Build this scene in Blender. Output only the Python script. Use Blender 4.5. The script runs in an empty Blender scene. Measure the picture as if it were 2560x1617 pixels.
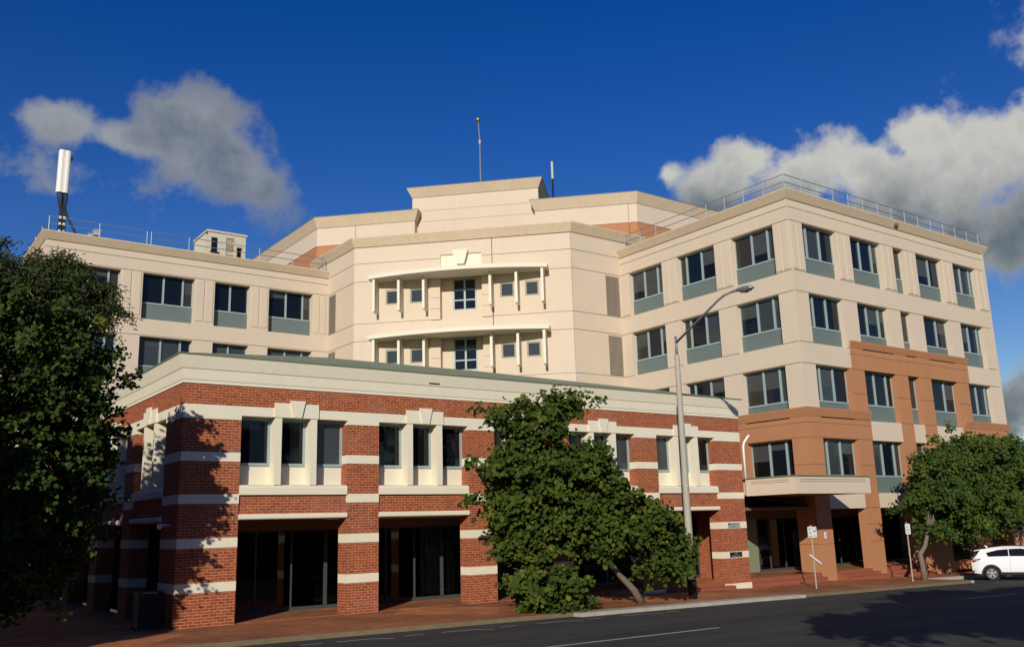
import bpy, bmesh, math, random
import numpy as np
from mathutils import Vector, Matrix
rad = math.radians
random.seed(7); rng = np.random.default_rng(11)
sc = bpy.context.scene
C = sc.collection

# ------------------------------------------------------------------ camera
YAW, PIT, ROL, FPX = 0.6321, 0.2167, -0.0286, 2285.87
cy, sy, cp, sp = math.cos(YAW), math.sin(YAW), math.cos(PIT), math.sin(PIT)
FWD = Vector((sy*cp, cy*cp, sp)); RT = Vector((cy, -sy, 0)); UP = RT.cross(FWD)
cr, sr = math.cos(ROL), math.sin(ROL)
R2 = cr*RT + sr*UP; U2 = -sr*RT + cr*UP
cam = bpy.data.cameras.new('camera'); camo = bpy.data.objects.new('camera', cam); C.objects.link(camo)
m = Matrix.Identity(4)
for i in range(3):
    m[i][0] = R2[i]; m[i][1] = U2[i]; m[i][2] = -FWD[i]
m[0][3], m[1][3], m[2][3] = 0, 0, 2.70
camo.matrix_world = m
cam.sensor_fit = 'HORIZONTAL'; cam.sensor_width = 36; cam.lens = FPX/2560*36
cam.clip_start = 0.1; cam.clip_end = 6000
sc.camera = camo

# ------------------------------------------------------------------ light
SUN_EL, SUN_AZ = rad(20.0), rad(225.5)        # azimuth from +Y towards +X, where the sun stands
sun = bpy.data.lights.new('sun', 'SUN'); suno = bpy.data.objects.new('sun', sun); C.objects.link(suno)
sun.energy = 4.2; sun.angle = rad(0.5); sun.color = (1.0, 0.94, 0.84)
sd = Vector((math.sin(SUN_AZ)*math.cos(SUN_EL), math.cos(SUN_AZ)*math.cos(SUN_EL), math.sin(SUN_EL)))
suno.rotation_euler = sd.to_track_quat('Z', 'Y').to_euler()
suno.location = (-30, -30, 40)
sc.view_settings.view_transform = 'Standard'; sc.view_settings.look = 'None'
sc.view_settings.exposure = 0.0; sc.view_settings.gamma = 1.0
sc.view_settings.use_curve_mapping = False

# ------------------------------------------------------------------ sky with clouds (by compass direction)
world = bpy.data.worlds.new('World'); sc.world = world; world.use_nodes = True
wt = world.node_tree; wn = wt.nodes; wl = wt.links
wn.clear()
def wnode(t, **k):
    n = wn.new(t)
    for a, b in k.items(): setattr(n, a, b)
    return n
def wmath(op, a, b=None, c=None, clamp=False):
    n = wnode('ShaderNodeMath', operation=op); n.use_clamp = clamp
    for i, v in enumerate((a, b, c)):
        if v is None: continue
        if isinstance(v, (int, float)): n.inputs[i].default_value = v
        else: wl.new(v, n.inputs[i])
    return n.outputs[0]
wout = wnode('ShaderNodeOutputWorld'); wbg = wnode('ShaderNodeBackground')
wl.new(wbg.outputs[0], wout.inputs[0])
sky = wnode('ShaderNodeTexSky'); sky.sky_type = 'NISHITA'; sky.sun_disc = False
sky.sun_elevation = SUN_EL; sky.sun_rotation = SUN_AZ
sky.altitude = 0; sky.air_density = 1.0; sky.dust_density = 0.1; sky.ozone_density = 2.0
hs = wnode('ShaderNodeHueSaturation'); hs.inputs['Saturation'].default_value = 1.47; hs.inputs['Value'].default_value = 1.20
hs.inputs['Hue'].default_value = 0.527
wl.new(sky.outputs[0], hs.inputs['Color'])
tc = wnode('ShaderNodeTexCoord')
sep = wnode('ShaderNodeSeparateXYZ'); wl.new(tc.outputs['Generated'], sep.inputs[0])
azn = wmath('ARCTAN2', sep.outputs[0], sep.outputs[1])
eln = wmath('ARCSINE', sep.outputs[2])
def noise(scale, detail, rough, off=0.0):
    mp = wnode('ShaderNodeMapping'); mp.inputs['Location'].default_value = (off, off*0.7, off*1.3)
    wl.new(tc.outputs['Generated'], mp.inputs[0])
    n = wnode('ShaderNodeTexNoise'); n.inputs['Scale'].default_value = scale
    n.inputs['Detail'].default_value = detail; n.inputs['Roughness'].default_value = rough
    wl.new(mp.outputs[0], n.inputs['Vector'])
    return n.outputs['Fac']
def blob(u0, v0, a, b, rot=0.0, gain=1.0):
    du = wmath('SUBTRACT', azn, u0); dv = wmath('SUBTRACT', eln, v0)
    ca, sa = math.cos(rot), math.sin(rot)
    x = wmath('MULTIPLY_ADD', du, ca/a, wmath('MULTIPLY', dv, sa/a))
    y = wmath('MULTIPLY_ADD', dv, ca/b, wmath('MULTIPLY', du, -sa/b))
    r2 = wmath('ADD', wmath('MULTIPLY', x, x), wmath('MULTIPLY', y, y))
    return wmath('MULTIPLY', wmath('SUBTRACT', 1.0, wmath('SQRT', r2)), gain)
def vmax(lst):
    o = lst[0]
    for q in lst[1:]: o = wmath('SMOOTH_MAX', o, q, 0.35)
    return o
n1 = noise(9.0, 12, 0.62); n2 = noise(26.0, 8, 0.60, 3.1); n3 = noise(13.0, 10, 0.58, 7.7)
fb = wmath('ADD', wmath('MULTIPLY', wmath('SUBTRACT', n3, 0.5), 1.7), wmath('MULTIPLY', wmath('SUBTRACT', n2, 0.5), 1.2))
fbs = wmath('ADD', wmath('MULTIPLY', wmath('SUBTRACT', n3, 0.5), 1.6), wmath('MULTIPLY', wmath('SUBTRACT', n2, 0.5), 1.25))
def ramp(v, lo, hi):
    mr = wnode('ShaderNodeMapRange'); mr.interpolation_type = 'SMOOTHSTEP'
    mr.inputs['From Min'].default_value = lo; mr.inputs['From Max'].default_value = hi
    wl.new(v, mr.inputs['Value']); return mr.outputs[0]
softd = wmath('ADD', vmax([blob(0.278, 0.412, 0.070, 0.048), blob(0.325, 0.375, 0.100, 0.045, -0.55), blob(0.285, 0.388, 0.085, 0.055, -0.4),
             blob(0.152, 0.403, 0.052, 0.026), blob(0.212, 0.393, 0.075, 0.022, -.1), blob(0.352, 0.352, 0.050, 0.030, -0.3, .8),
             blob(0.20, 0.352, 0.08, 0.018, 0, .18), blob(1.195, 0.432, 0.036, 0.045, 0, .5)]), fbs)
hardd = wmath('ADD', vmax([blob(0.815, 0.368, 0.024, 0.020, 0, .8), blob(0.875, 0.350, 0.065, 0.034), blob(0.902, 0.372, 0.045, 0.030), blob(0.96, 0.350, 0.07, 0.038), blob(1.02, 0.345, 0.06, 0.045),
             blob(1.00, 0.372, 0.04, 0.024, 0.6, .6), blob(1.085, 0.372, 0.052, 0.050), blob(1.14, 0.340, 0.10, 0.062), blob(1.08, 0.310, 0.12, 0.05),
             blob(1.14, 0.265, 0.085, 0.050), blob(1.23, 0.345, 0.08, 0.085), blob(1.15, 0.095, 0.06, 0.05, 0, .8)]), fb)
soft = ramp(softd, -0.05, 0.52); hard = ramp(hardd, -0.02, 0.50)
cover = wmath('MAXIMUM', wmath('MULTIPLY', soft, 0.78), wmath('MULTIPLY', hard, 0.97), clamp=True)
# thin edges and sunward tops are bright, the thick undersides grey; small billows in between
dk = vmax([blob(0.345, 0.345, 0.085, 0.036, -0.45, .35), blob(1.15, 0.262, 0.15, 0.050, 0, .85), blob(1.03, 0.285, 0.11, 0.035), blob(0.88, 0.322, 0.10, 0.025, 0, .8), blob(1.13, 0.09, 0.1, 0.06, 0, .8)])
bil = wmath('ADD', wmath('MULTIPLY', wmath('SUBTRACT', n3, 0.5), 2.6), wmath('MULTIPLY', wmath('SUBTRACT', n2, 0.5), 1.6))
dkn = wmath('ADD', wmath('MAXIMUM', dk, -0.75), bil)
dsh = ramp(dkn, -1.15, 1.25)
ccol = wnode('ShaderNodeMix', data_type='RGBA')
ccol.inputs[6].default_value = (8.5, 8.4, 7.8, 1); ccol.inputs[7].default_value = (1.7, 2.15, 2.5, 1)
wl.new(dsh, ccol.inputs[0])
sc_soft = wnode('ShaderNodeMix', data_type='RGBA'); sc_soft.inputs[6].default_value = (1, 1, 1, 1); sc_soft.inputs[7].default_value = (0.68, 0.70, 0.71, 1)
leftw = wmath('LESS_THAN', azn, 0.6); wl.new(leftw, sc_soft.inputs[0])
cmul = wnode('ShaderNodeMix', data_type='RGBA', blend_type='MULTIPLY'); cmul.inputs[0].default_value = 1
wl.new(ccol.outputs[2], cmul.inputs[6]); wl.new(sc_soft.outputs[2], cmul.inputs[7])
mixc = wnode('ShaderNodeMix', data_type='RGBA')
wl.new(cover, mixc.inputs[0]); wl.new(hs.outputs[0], mixc.inputs[6]); wl.new(cmul.outputs[2], mixc.inputs[7])
wl.new(mixc.outputs[2], wbg.inputs['Color'])
wbg.inputs['Strength'].default_value = 0.07

# ------------------------------------------------------------------ materials
def mat(name, col, rough=0.8, spec=0.3, metal=0.0, var=0.0, vscale=3.0, bump=0.0, bscale=60.0, streak=0.0, coat=0.0):
    M = bpy.data.materials.new(name); M.use_nodes = True
    nt = M.node_tree; b = nt.nodes['Principled BSDF']
    b.inputs['Base Color'].default_value = (*col, 1); b.inputs['Roughness'].default_value = rough
    b.inputs['Specular IOR Level'].default_value = spec; b.inputs['Metallic'].default_value = metal
    b.inputs['Coat Weight'].default_value = coat
    geo = None
    if var or streak or bump:
        geo = nt.nodes.new('ShaderNodeNewGeometry')
    if var or streak:
        n = nt.nodes.new('ShaderNodeTexNoise'); n.inputs['Scale'].default_value = vscale; n.inputs['Detail'].default_value = 6
        nt.links.new(geo.outputs['Position'], n.inputs['Vector'])
        cr = nt.nodes.new('ShaderNodeMix'); cr.data_type = 'RGBA'
        cr.inputs[6].default_value = (*[c*(1-var) for c in col], 1); cr.inputs[7].default_value = (*[min(1, c*(1+var*.6)) for c in col], 1)
        nt.links.new(n.outputs['Fac'], cr.inputs[0]); out = cr.outputs[2]
        if streak:
            mp = nt.nodes.new('ShaderNodeMapping'); mp.inputs['Scale'].default_value = (2.2, 2.2, 0.16)
            nt.links.new(geo.outputs['Position'], mp.inputs[0])
            s = nt.nodes.new('ShaderNodeTexNoise'); s.inputs['Scale'].default_value = 1.6; s.inputs['Detail'].default_value = 5
            nt.links.new(mp.outputs[0], s.inputs['Vector'])
            r = nt.nodes.new('ShaderNodeMapRange'); r.inputs['From Min'].default_value = 0.45; r.inputs['From Max'].default_value = 0.75
            r.inputs['To Max'].default_value = streak
            nt.links.new(s.outputs['Fac'], r.inputs['Value'])
            m2 = nt.nodes.new('ShaderNodeMix'); m2.data_type = 'RGBA'
            m2.inputs[7].default_value = (*[c*.62 for c in col], 1)
            nt.links.new(r.outputs[0], m2.inputs[0]); nt.links.new(out, m2.inputs[6]); out = m2.outputs[2]
        nt.links.new(out, b.inputs['Base Color'])
    if bump:
        n = nt.nodes.new('ShaderNodeTexNoise'); n.inputs['Scale'].default_value = bscale; n.inputs['Detail'].default_value = 3
        nt.links.new(geo.outputs['Position'], n.inputs['Vector'])
        bp = nt.nodes.new('ShaderNodeBump'); bp.inputs['Strength'].default_value = bump; bp.inputs['Distance'].default_value = 0.02
        nt.links.new(n.outputs['Fac'], bp.inputs['Height']); nt.links.new(bp.outputs[0], b.inputs['Normal'])
    return M

def brick_mat():
    M = bpy.data.materials.new('red_brick'); M.use_nodes = True
    nt = M.node_tree; b = nt.nodes['Principled BSDF']; b.inputs['Roughness'].default_value = 0.85; b.inputs['Specular IOR Level'].default_value = 0.2
    uv = nt.nodes.new('ShaderNodeUVMap'); uv.uv_map = 'UVMap'
    br = nt.nodes.new('ShaderNodeTexBrick'); br.inputs['Scale'].default_value = 1.0
    br.inputs['Brick Width'].default_value = 0.24; br.inputs['Row Height'].default_value = 0.086
    br.inputs['Mortar Size'].default_value = 0.009; br.inputs['Mortar Smooth'].default_value = 0.3; br.inputs['Bias'].default_value = -0.25
    br.inputs['Color1'].default_value = (0.34, 0.076, 0.030, 1); br.inputs['Color2'].default_value = (0.175, 0.052, 0.028, 1)
    br.inputs['Mortar'].default_value = (0.53, 0.255, 0.125, 1)
    nt.links.new(uv.outputs[0], br.inputs['Vector'])
    # pale salt bloom in patches on the faces of the bricks
    geo = nt.nodes.new('ShaderNodeNewGeometry')
    n = nt.nodes.new('ShaderNodeTexNoise'); n.inputs['Scale'].default_value = 0.9; n.inputs['Detail'].default_value = 5
    nt.links.new(geo.outputs['Position'], n.inputs['Vector'])
    r = nt.nodes.new('ShaderNodeMapRange'); r.inputs['From Min'].default_value = 0.52; r.inputs['From Max'].default_value = 0.78; r.inputs['To Max'].default_value = 0.5
    nt.links.new(n.outputs['Fac'], r.inputs['Value'])
    mx = nt.nodes.new('ShaderNodeMix'); mx.data_type = 'RGBA'; mx.inputs[7].default_value = (0.33, 0.17, 0.13, 1)
    nt.links.new(r.outputs[0], mx.inputs[0]); nt.links.new(br.outputs['Color'], mx.inputs[6])
    n2 = nt.nodes.new('ShaderNodeTexNoise'); n2.inputs['Scale'].default_value = 7; n2.inputs['Detail'].default_value = 4
    nt.links.new(geo.outputs['Position'], n2.inputs['Vector'])
    r2 = nt.nodes.new('ShaderNodeMapRange'); r2.inputs['From Min'].default_value = 0.3; r2.inputs['From Max'].default_value = 0.7
    r2.inputs['To Min'].default_value = 0.72; r2.inputs['To Max'].default_value = 1.15
    nt.links.new(n2.outputs['Fac'], r2.inputs['Value'])
    ml = nt.nodes.new('ShaderNodeVectorMath'); ml.operation = 'SCALE'
    nt.links.new(mx.outputs[2], ml.inputs[0]); nt.links.new(r2.outputs[0], ml.inputs['Scale'])
    nt.links.new(ml.outputs[0], b.inputs['Base Color'])
    bp = nt.nodes.new('ShaderNodeBump'); bp.inputs['Strength'].default_value = 0.5; bp.inputs['Distance'].default_value = 0.006; bp.invert = True
    nt.links.new(br.outputs['Fac'], bp.inputs['Height']); nt.links.new(bp.outputs[0], b.inputs['Normal'])
    return M

def clear_glass():
    M = bpy.data.materials.new('clear_tinted_glass'); M.use_nodes = True
    nt = M.node_tree; nt.nodes.clear()
    o = nt.nodes.new('ShaderNodeOutputMaterial'); t = nt.nodes.new('ShaderNodeBsdfTransparent'); t.inputs[0].default_value = (0.52, 0.57, 0.55, 1)
    g = nt.nodes.new('ShaderNodeBsdfGlossy'); g.inputs['Roughness'].default_value = 0.02
    f = nt.nodes.new('ShaderNodeFresnel'); f.inputs[0].default_value = 1.45
    mx = nt.nodes.new('ShaderNodeMixShader')
    nt.links.new(f.outputs[0], mx.inputs[0]); nt.links.new(t.outputs[0], mx.inputs[1]); nt.links.new(g.outputs[0], mx.inputs[2])
    nt.links.new(mx.outputs[0], o.inputs[0]); return M

def leaf_mat(name, c0, c1, c2, trans=0.25, rough=0.55, spec=0.22):
    M = bpy.data.materials.new(name); M.use_nodes = True
    nt = M.node_tree; b = nt.nodes['Principled BSDF']; out = nt.nodes['Material Output']
    at = nt.nodes.new('ShaderNodeAttribute'); at.attribute_name = 'tint'
    rp = nt.nodes.new('ShaderNodeValToRGB'); e = rp.color_ramp.elements
    e[0].position = 0; e[0].color = (*c0, 1); e[1].position = 1; e[1].color = (*c2, 1)
    k = e.new(0.55); k.color = (*c1, 1)
    nt.links.new(at.outputs['Fac'], rp.inputs[0]); nt.links.new(rp.outputs[0], b.inputs['Base Color'])
    b.inputs['Roughness'].default_value = rough; b.inputs['Specular IOR Level'].default_value = spec
    tr = nt.nodes.new('ShaderNodeBsdfTranslucent'); nt.links.new(rp.outputs[0], tr.inputs[0])
    mx = nt.nodes.new('ShaderNodeMixShader'); mx.inputs[0].default_value = trans
    nt.links.new(b.outputs[0], mx.inputs[1]); nt.links.new(tr.outputs[0], mx.inputs[2]); nt.links.new(mx.outputs[0], out.inputs[0])
    return M

MT = dict(
    cream=mat('cream_render', (0.625, 0.512, 0.388), 0.9, 0.15, var=0.07, vscale=0.5, bump=0.25, bscale=40, streak=0.07),
    coping=mat('beige_coping', (0.60, 0.475, 0.33), 0.9, 0.15, var=0.10, vscale=0.9, bump=0.25, bscale=40, streak=0.2),
    orange=mat('ochre_render', (0.44, 0.205, 0.10), 0.9, 0.15, var=0.10, vscale=0.9, bump=0.25, bscale=40, streak=0.12),
    white=mat('ivory_paint', (0.74, 0.675, 0.51), 0.85, 0.2, var=0.06, vscale=1.2, bump=0.15, bscale=50, streak=0.08),
    sunshade=mat('pale_yellow_paint', (0.71, 0.665, 0.53), 0.7, 0.2, var=0.05, vscale=1.2),
    brick=brick_mat(),
    spandrel=mat('grey_green_panel', (0.135, 0.172, 0.160), 0.6, 0.3, var=0.06, vscale=1.5),
    frame=mat('pale_blue_grey_aluminium', (0.29, 0.37, 0.365), 0.5, 0.4, var=0.04),
    glassN=mat('dark_navy_glass', (0.006, 0.009, 0.015), 0.04, 0.40),
    glassB=mat('black_glass', (0.005, 0.006, 0.007), 0.04, 0.40),
    glassG=mat('grey_blind_behind_glass', (0.040, 0.048, 0.050), 0.08, 0.40, var=0.15, vscale=2),
    glassR=mat('brown_blind_behind_glass', (0.040, 0.032, 0.024), 0.08, 0.40, var=0.15, vscale=2),
    blind=mat('roller_blind_behind_glass', (0.060, 0.064, 0.062), 0.10, 0.35, var=0.2, vscale=1.5),
    clear=clear_glass(),
    green=mat('olive_green_metal', (0.15, 0.165, 0.10), 0.55, 0.4, var=0.08, vscale=1.0),
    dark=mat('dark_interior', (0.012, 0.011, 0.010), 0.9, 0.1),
    soffit=mat('brown_soffit', (0.20, 0.13, 0.085), 0.9, 0.1, var=0.08),
    steel=mat('galvanised_steel', (0.50, 0.52, 0.53), 0.45, 0.5, metal=0.35, var=0.08, vscale=8),
    greyrail=mat('weathered_rail', (0.23, 0.24, 0.24), 0.5, 0.5, metal=0.3, var=0.1, vscale=6),
    roofm=mat('grey_roof_membrane', (0.30, 0.28, 0.25), 0.9, 0.1, var=0.1),
    hutm=mat('cream_metal_cladding', (0.56, 0.51, 0.40), 0.6, 0.3, var=0.05),
    black=mat('black_rubber', (0.012, 0.012, 0.013), 0.6, 0.3),
    whitep=mat('white_gloss_paint', (0.78, 0.78, 0.76), 0.35, 0.5),
    antenna=mat('antenna_white_plastic', (0.80, 0.76, 0.68), 0.5, 0.4),
    pole=mat('weathered_pole', (0.40, 0.37, 0.29), 0.7, 0.3, var=0.2, vscale=5, streak=0.3),
    lamp=mat('lamp_aluminium', (0.45, 0.47, 0.50), 0.35, 0.5, metal=0.7),
    lens=mat('lamp_lens', (0.16, 0.15, 0.12), 0.15, 0.5),
    bark=mat('grey_brown_bark', (0.20, 0.155, 0.12), 0.95, 0.1, var=0.35, vscale=9, bump=0.8, bscale=30),
    binm=mat('dark_green_steel', (0.012, 0.032, 0.026), 0.5, 0.4, var=0.2),
    kerbold=mat('old_stone_kerb', (0.20, 0.15, 0.085), 0.9, 0.2, var=0.35, vscale=3, bump=0.4, bscale=25),
    kerb=mat('concrete_kerb', (0.42, 0.39, 0.31), 0.9, 0.2, var=0.3, vscale=2.5, bump=0.4, bscale=25),
    line=mat('road_paint', (0.55, 0.55, 0.52), 0.8, 0.2, var=0.35, vscale=6),
    gold=mat('bronze_ball', (0.40, 0.27, 0.13), 0.35, 0.5, metal=0.8),
    carw=mat('white_car_paint', (0.80, 0.80, 0.78), 0.25, 0.5, coat=0.8),
    carg=mat('car_glass', (0.010, 0.009, 0.009), 0.05, 0.5),
    carp=mat('black_car_plastic', (0.025, 0.024, 0.024), 0.6, 0.3),
    rim=mat('alloy_rim', (0.62, 0.62, 0.62), 0.28, 0.5, metal=0.85),
    redl=mat('red_tail_lamp', (0.20, 0.008, 0.012), 0.2, 0.5),
    plaq=mat('grey_plaque', (0.30, 0.33, 0.31), 0.5, 0.4),
    plaqb=mat('black_plaque', (0.012, 0.012, 0.013), 0.3, 0.5),
    ink=mat('dark_lettering', (0.03, 0.04, 0.04), 0.6, 0.2),
    inkw=mat('pale_lettering', (0.30, 0.34, 0.40), 0.6, 0.2),
    inkg=mat('green_sign_ink', (0.05, 0.22, 0.10), 0.6, 0.2),
    inkr=mat('red_sign_ink', (0.55, 0.06, 0.06), 0.6, 0.2),
    frame_shade=mat('shade_dark_aluminium', (0.050, 0.064, 0.060), 0.5, 0.35, var=0.04),  # darker copy of the frame metal, with the recess shade in its colour
    louvre=mat('beige_louvre', (0.47, 0.39, 0.30), 0.8, 0.2, var=0.05),
    taupe=mat('taupe_window_frame', (0.30, 0.28, 0.23), 0.6, 0.3, var=0.05),
    curtain=mat('grey_curtain', (0.26, 0.28, 0.25), 0.9, 0.1, var=0.12, vscale=3),
    palegreen=mat('pale_green_panel', (0.21, 0.23, 0.15), 0.7, 0.2, var=0.08),
    stepb=mat('brick_paver_step', (0.30, 0.095, 0.052), 0.9, 0.15, var=0.35, vscale=9),
    deadleaf=mat('dry_leaf', (0.42, 0.28, 0.14), 0.9, 0.1),
)

def pave_mat():
    M = bpy.data.materials.new('terracotta_paving'); M.use_nodes = True
    nt = M.node_tree; b = nt.nodes['Principled BSDF']; b.inputs['Roughness'].default_value = 0.88; b.inputs['Specular IOR Level'].default_value = 0.2
    geo = nt.nodes.new('ShaderNodeNewGeometry')
    mp = nt.nodes.new('ShaderNodeMapping'); mp.inputs['Rotation'].default_value = (0, 0, rad(0))
    nt.links.new(geo.outputs['Position'], mp.inputs[0])
    br = nt.nodes.new('ShaderNodeTexBrick'); br.inputs['Scale'].default_value = 1
    br.inputs['Brick Width'].default_value = 0.23; br.inputs['Row Height'].default_value = 0.115; br.inputs['Mortar Size'].default_value = 0.004
    br.inputs['Color1'].default_value = (0.44, 0.17, 0.072, 1); br.inputs['Color2'].default_value = (0.34, 0.13, 0.058, 1); br.inputs['Mortar'].default_value = (0.22, 0.10, 0.06, 1)
    nt.links.new(mp.outputs[0], br.inputs['Vector'])
    n = nt.nodes.new('ShaderNodeTexNoise'); n.inputs['Scale'].default_value = 0.7; n.inputs['Detail'].default_value = 7; n.inputs['Roughness'].default_value = 0.65
    nt.links.new(geo.outputs['Position'], n.inputs['Vector'])
    # large laid panels of two tones
    vo = nt.nodes.new('ShaderNodeTexBrick'); vo.inputs['Scale'].default_value = 1; vo.inputs['Brick Width'].default_value = 3.4; vo.inputs['Row Height'].default_value = 2.2
    vo.inputs['Mortar Size'].default_value = 0.0; vo.inputs['Color1'].default_value = (0.75, 0.75, 0.75, 1); vo.inputs['Color2'].default_value = (1.25, 1.2, 1.1, 1)
    mp2 = nt.nodes.new('ShaderNodeMapping'); mp2.inputs['Rotation'].default_value = (0, 0, rad(38)); nt.links.new(geo.outputs['Position'], mp2.inputs[0])
    nt.links.new(mp2.outputs[0], vo.inputs['Vector'])
    r = nt.nodes.new('ShaderNodeMapRange'); r.inputs['From Min'].default_value = 0.3; r.inputs['From Max'].default_value = 0.7; r.inputs['To Min'].default_value = 0.65; r.inputs['To Max'].default_value = 1.2
    nt.links.new(n.outputs['Fac'], r.inputs['Value'])
    m1 = nt.nodes.new('ShaderNodeVectorMath'); m1.operation = 'MULTIPLY'; nt.links.new(br.outputs['Color'], m1.inputs[0]); nt.links.new(vo.outputs['Color'], m1.inputs[1])
    m2 = nt.nodes.new('ShaderNodeVectorMath'); m2.operation = 'SCALE'; nt.links.new(m1.outputs[0], m2.inputs[0]); nt.links.new(r.outputs[0], m2.inputs['Scale'])
    nt.links.new(m2.outputs[0], b.inputs['Base Color']); return M
def road_mat():
    M = bpy.data.materials.new('asphalt'); M.use_nodes = True
    nt = M.node_tree; b = nt.nodes['Principled BSDF']; b.inputs['Roughness'].default_value = 0.9; b.inputs['Specular IOR Level'].default_value = 0.25
    geo = nt.nodes.new('ShaderNodeNewGeometry')
    mp = nt.nodes.new('ShaderNodeMapping'); mp.inputs['Scale'].default_value = (0.10, 1.0, 1); mp.inputs['Rotation'].default_value = (0, 0, rad(-4))
    nt.links.new(geo.outputs['Position'], mp.inputs[0])
    n = nt.nodes.new('ShaderNodeTexNoise'); n.inputs['Scale'].default_value = 0.7; n.inputs['Detail'].default_value = 5; nt.links.new(mp.outputs[0], n.inputs['Vector'])
    n2 = nt.nodes.new('ShaderNodeTexNoise'); n2.inputs['Scale'].default_value = 28; n2.inputs['Detail'].default_value = 4; nt.links.new(geo.outputs['Position'], n2.inputs['Vector'])
    cr = nt.nodes.new('ShaderNodeValToRGB'); e = cr.color_ramp.elements
    e[0].position = 0.3; e[0].color = (0.031, 0.029, 0.024, 1); e[1].position = 0.7; e[1].color = (0.072, 0.066, 0.055, 1)
    nt.links.new(n.outputs['Fac'], cr.inputs[0])
    r = nt.nodes.new('ShaderNodeMapRange'); r.inputs['From Min'].default_value = 0.3; r.inputs['From Max'].default_value = 0.7; r.inputs['To Min'].default_value = 0.6; r.inputs['To Max'].default_value = 1.4
    nt.links.new(n2.outputs['Fac'], r.inputs['Value'])
    m2 = nt.nodes.new('ShaderNodeVectorMath'); m2.operation = 'SCALE'; nt.links.new(cr.outputs[0], m2.inputs[0]); nt.links.new(r.outputs[0], m2.inputs['Scale'])
    nt.links.new(m2.outputs[0], b.inputs['Base Color'])
    bp = nt.nodes.new('ShaderNodeBump'); bp.inputs['Strength'].default_value = 0.5; bp.inputs['Distance'].default_value = 0.01
    nt.links.new(n2.outputs['Fac'], bp.inputs['Height']); nt.links.new(bp.outputs[0], b.inputs['Normal']); return M
def roof_mat():
    M = mat('green_roof_tiles', (0.20, 0.225, 0.135), 0.75, 0.3); nt = M.node_tree; b = nt.nodes['Principled BSDF']
    uv = nt.nodes.new('ShaderNodeUVMap'); uv.uv_map = 'UVMap'
    br = nt.nodes.new('ShaderNodeTexBrick'); br.inputs['Scale'].default_value = 1.0; br.inputs['Brick Width'].default_value = 0.9; br.inputs['Row Height'].default_value = 0.34
    br.inputs['Mortar Size'].default_value = 0.02; br.inputs['Color1'].default_value = (0.30, 0.34, 0.20, 1); br.inputs['Color2'].default_value = (0.24, 0.28, 0.165, 1); br.inputs['Mortar'].default_value = (0.08, 0.09, 0.055, 1)
    nt.links.new(uv.outputs[0], br.inputs['Vector']); nt.links.new(br.outputs['Color'], b.inputs['Base Color']); return M
MT['roofg'] = roof_mat()
MT['pave'] = pave_mat(); MT['road'] = road_mat()
MT['earth'] = mat('dry_ground', (0.16, 0.12, 0.08), 0.95, 0.1, var=0.3, vscale=0.2)
MT['leafA'] = leaf_mat('round_leaf', (0.026, 0.046, 0.009), (0.070, 0.105, 0.015), (0.200, 0.185, 0.030), 0.28, .65, .12)
MT['leafB'] = leaf_mat('dark_leaf', (0.020, 0.040, 0.009), (0.050, 0.080, 0.013), (0.210, 0.180, 0.026), 0.28, .6, .15)
MT['leafC'] = leaf_mat('feather_leaf', (0.026, 0.040, 0.012), (0.052, 0.070, 0.018), (0.140, 0.120, 0.030), 0.25)
MT['leafD'] = leaf_mat('bright_leaf', (0.026, 0.052, 0.010), (0.066, 0.110, 0.017), (0.170, 0.175, 0.032), 0.30, .6, .15)

# ------------------------------------------------------------------ helpers
WO = {}                                    # world origin of every object that may be a parent
def tag(o, label=None, cat=None, group=None, kind=None):
    if label: o['label'] = label
    if cat: o['category'] = cat
    if group: o['group'] = group
    if kind: o['kind'] = kind
    return o
def empty(name, loc, label=None, cat=None, group=None):
    o = bpy.data.objects.new(name, None); C.objects.link(o); o.location = loc; o.empty_display_size = 0.3
    WO[o.name] = Vector(loc); return tag(o, label, cat, group)

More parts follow.
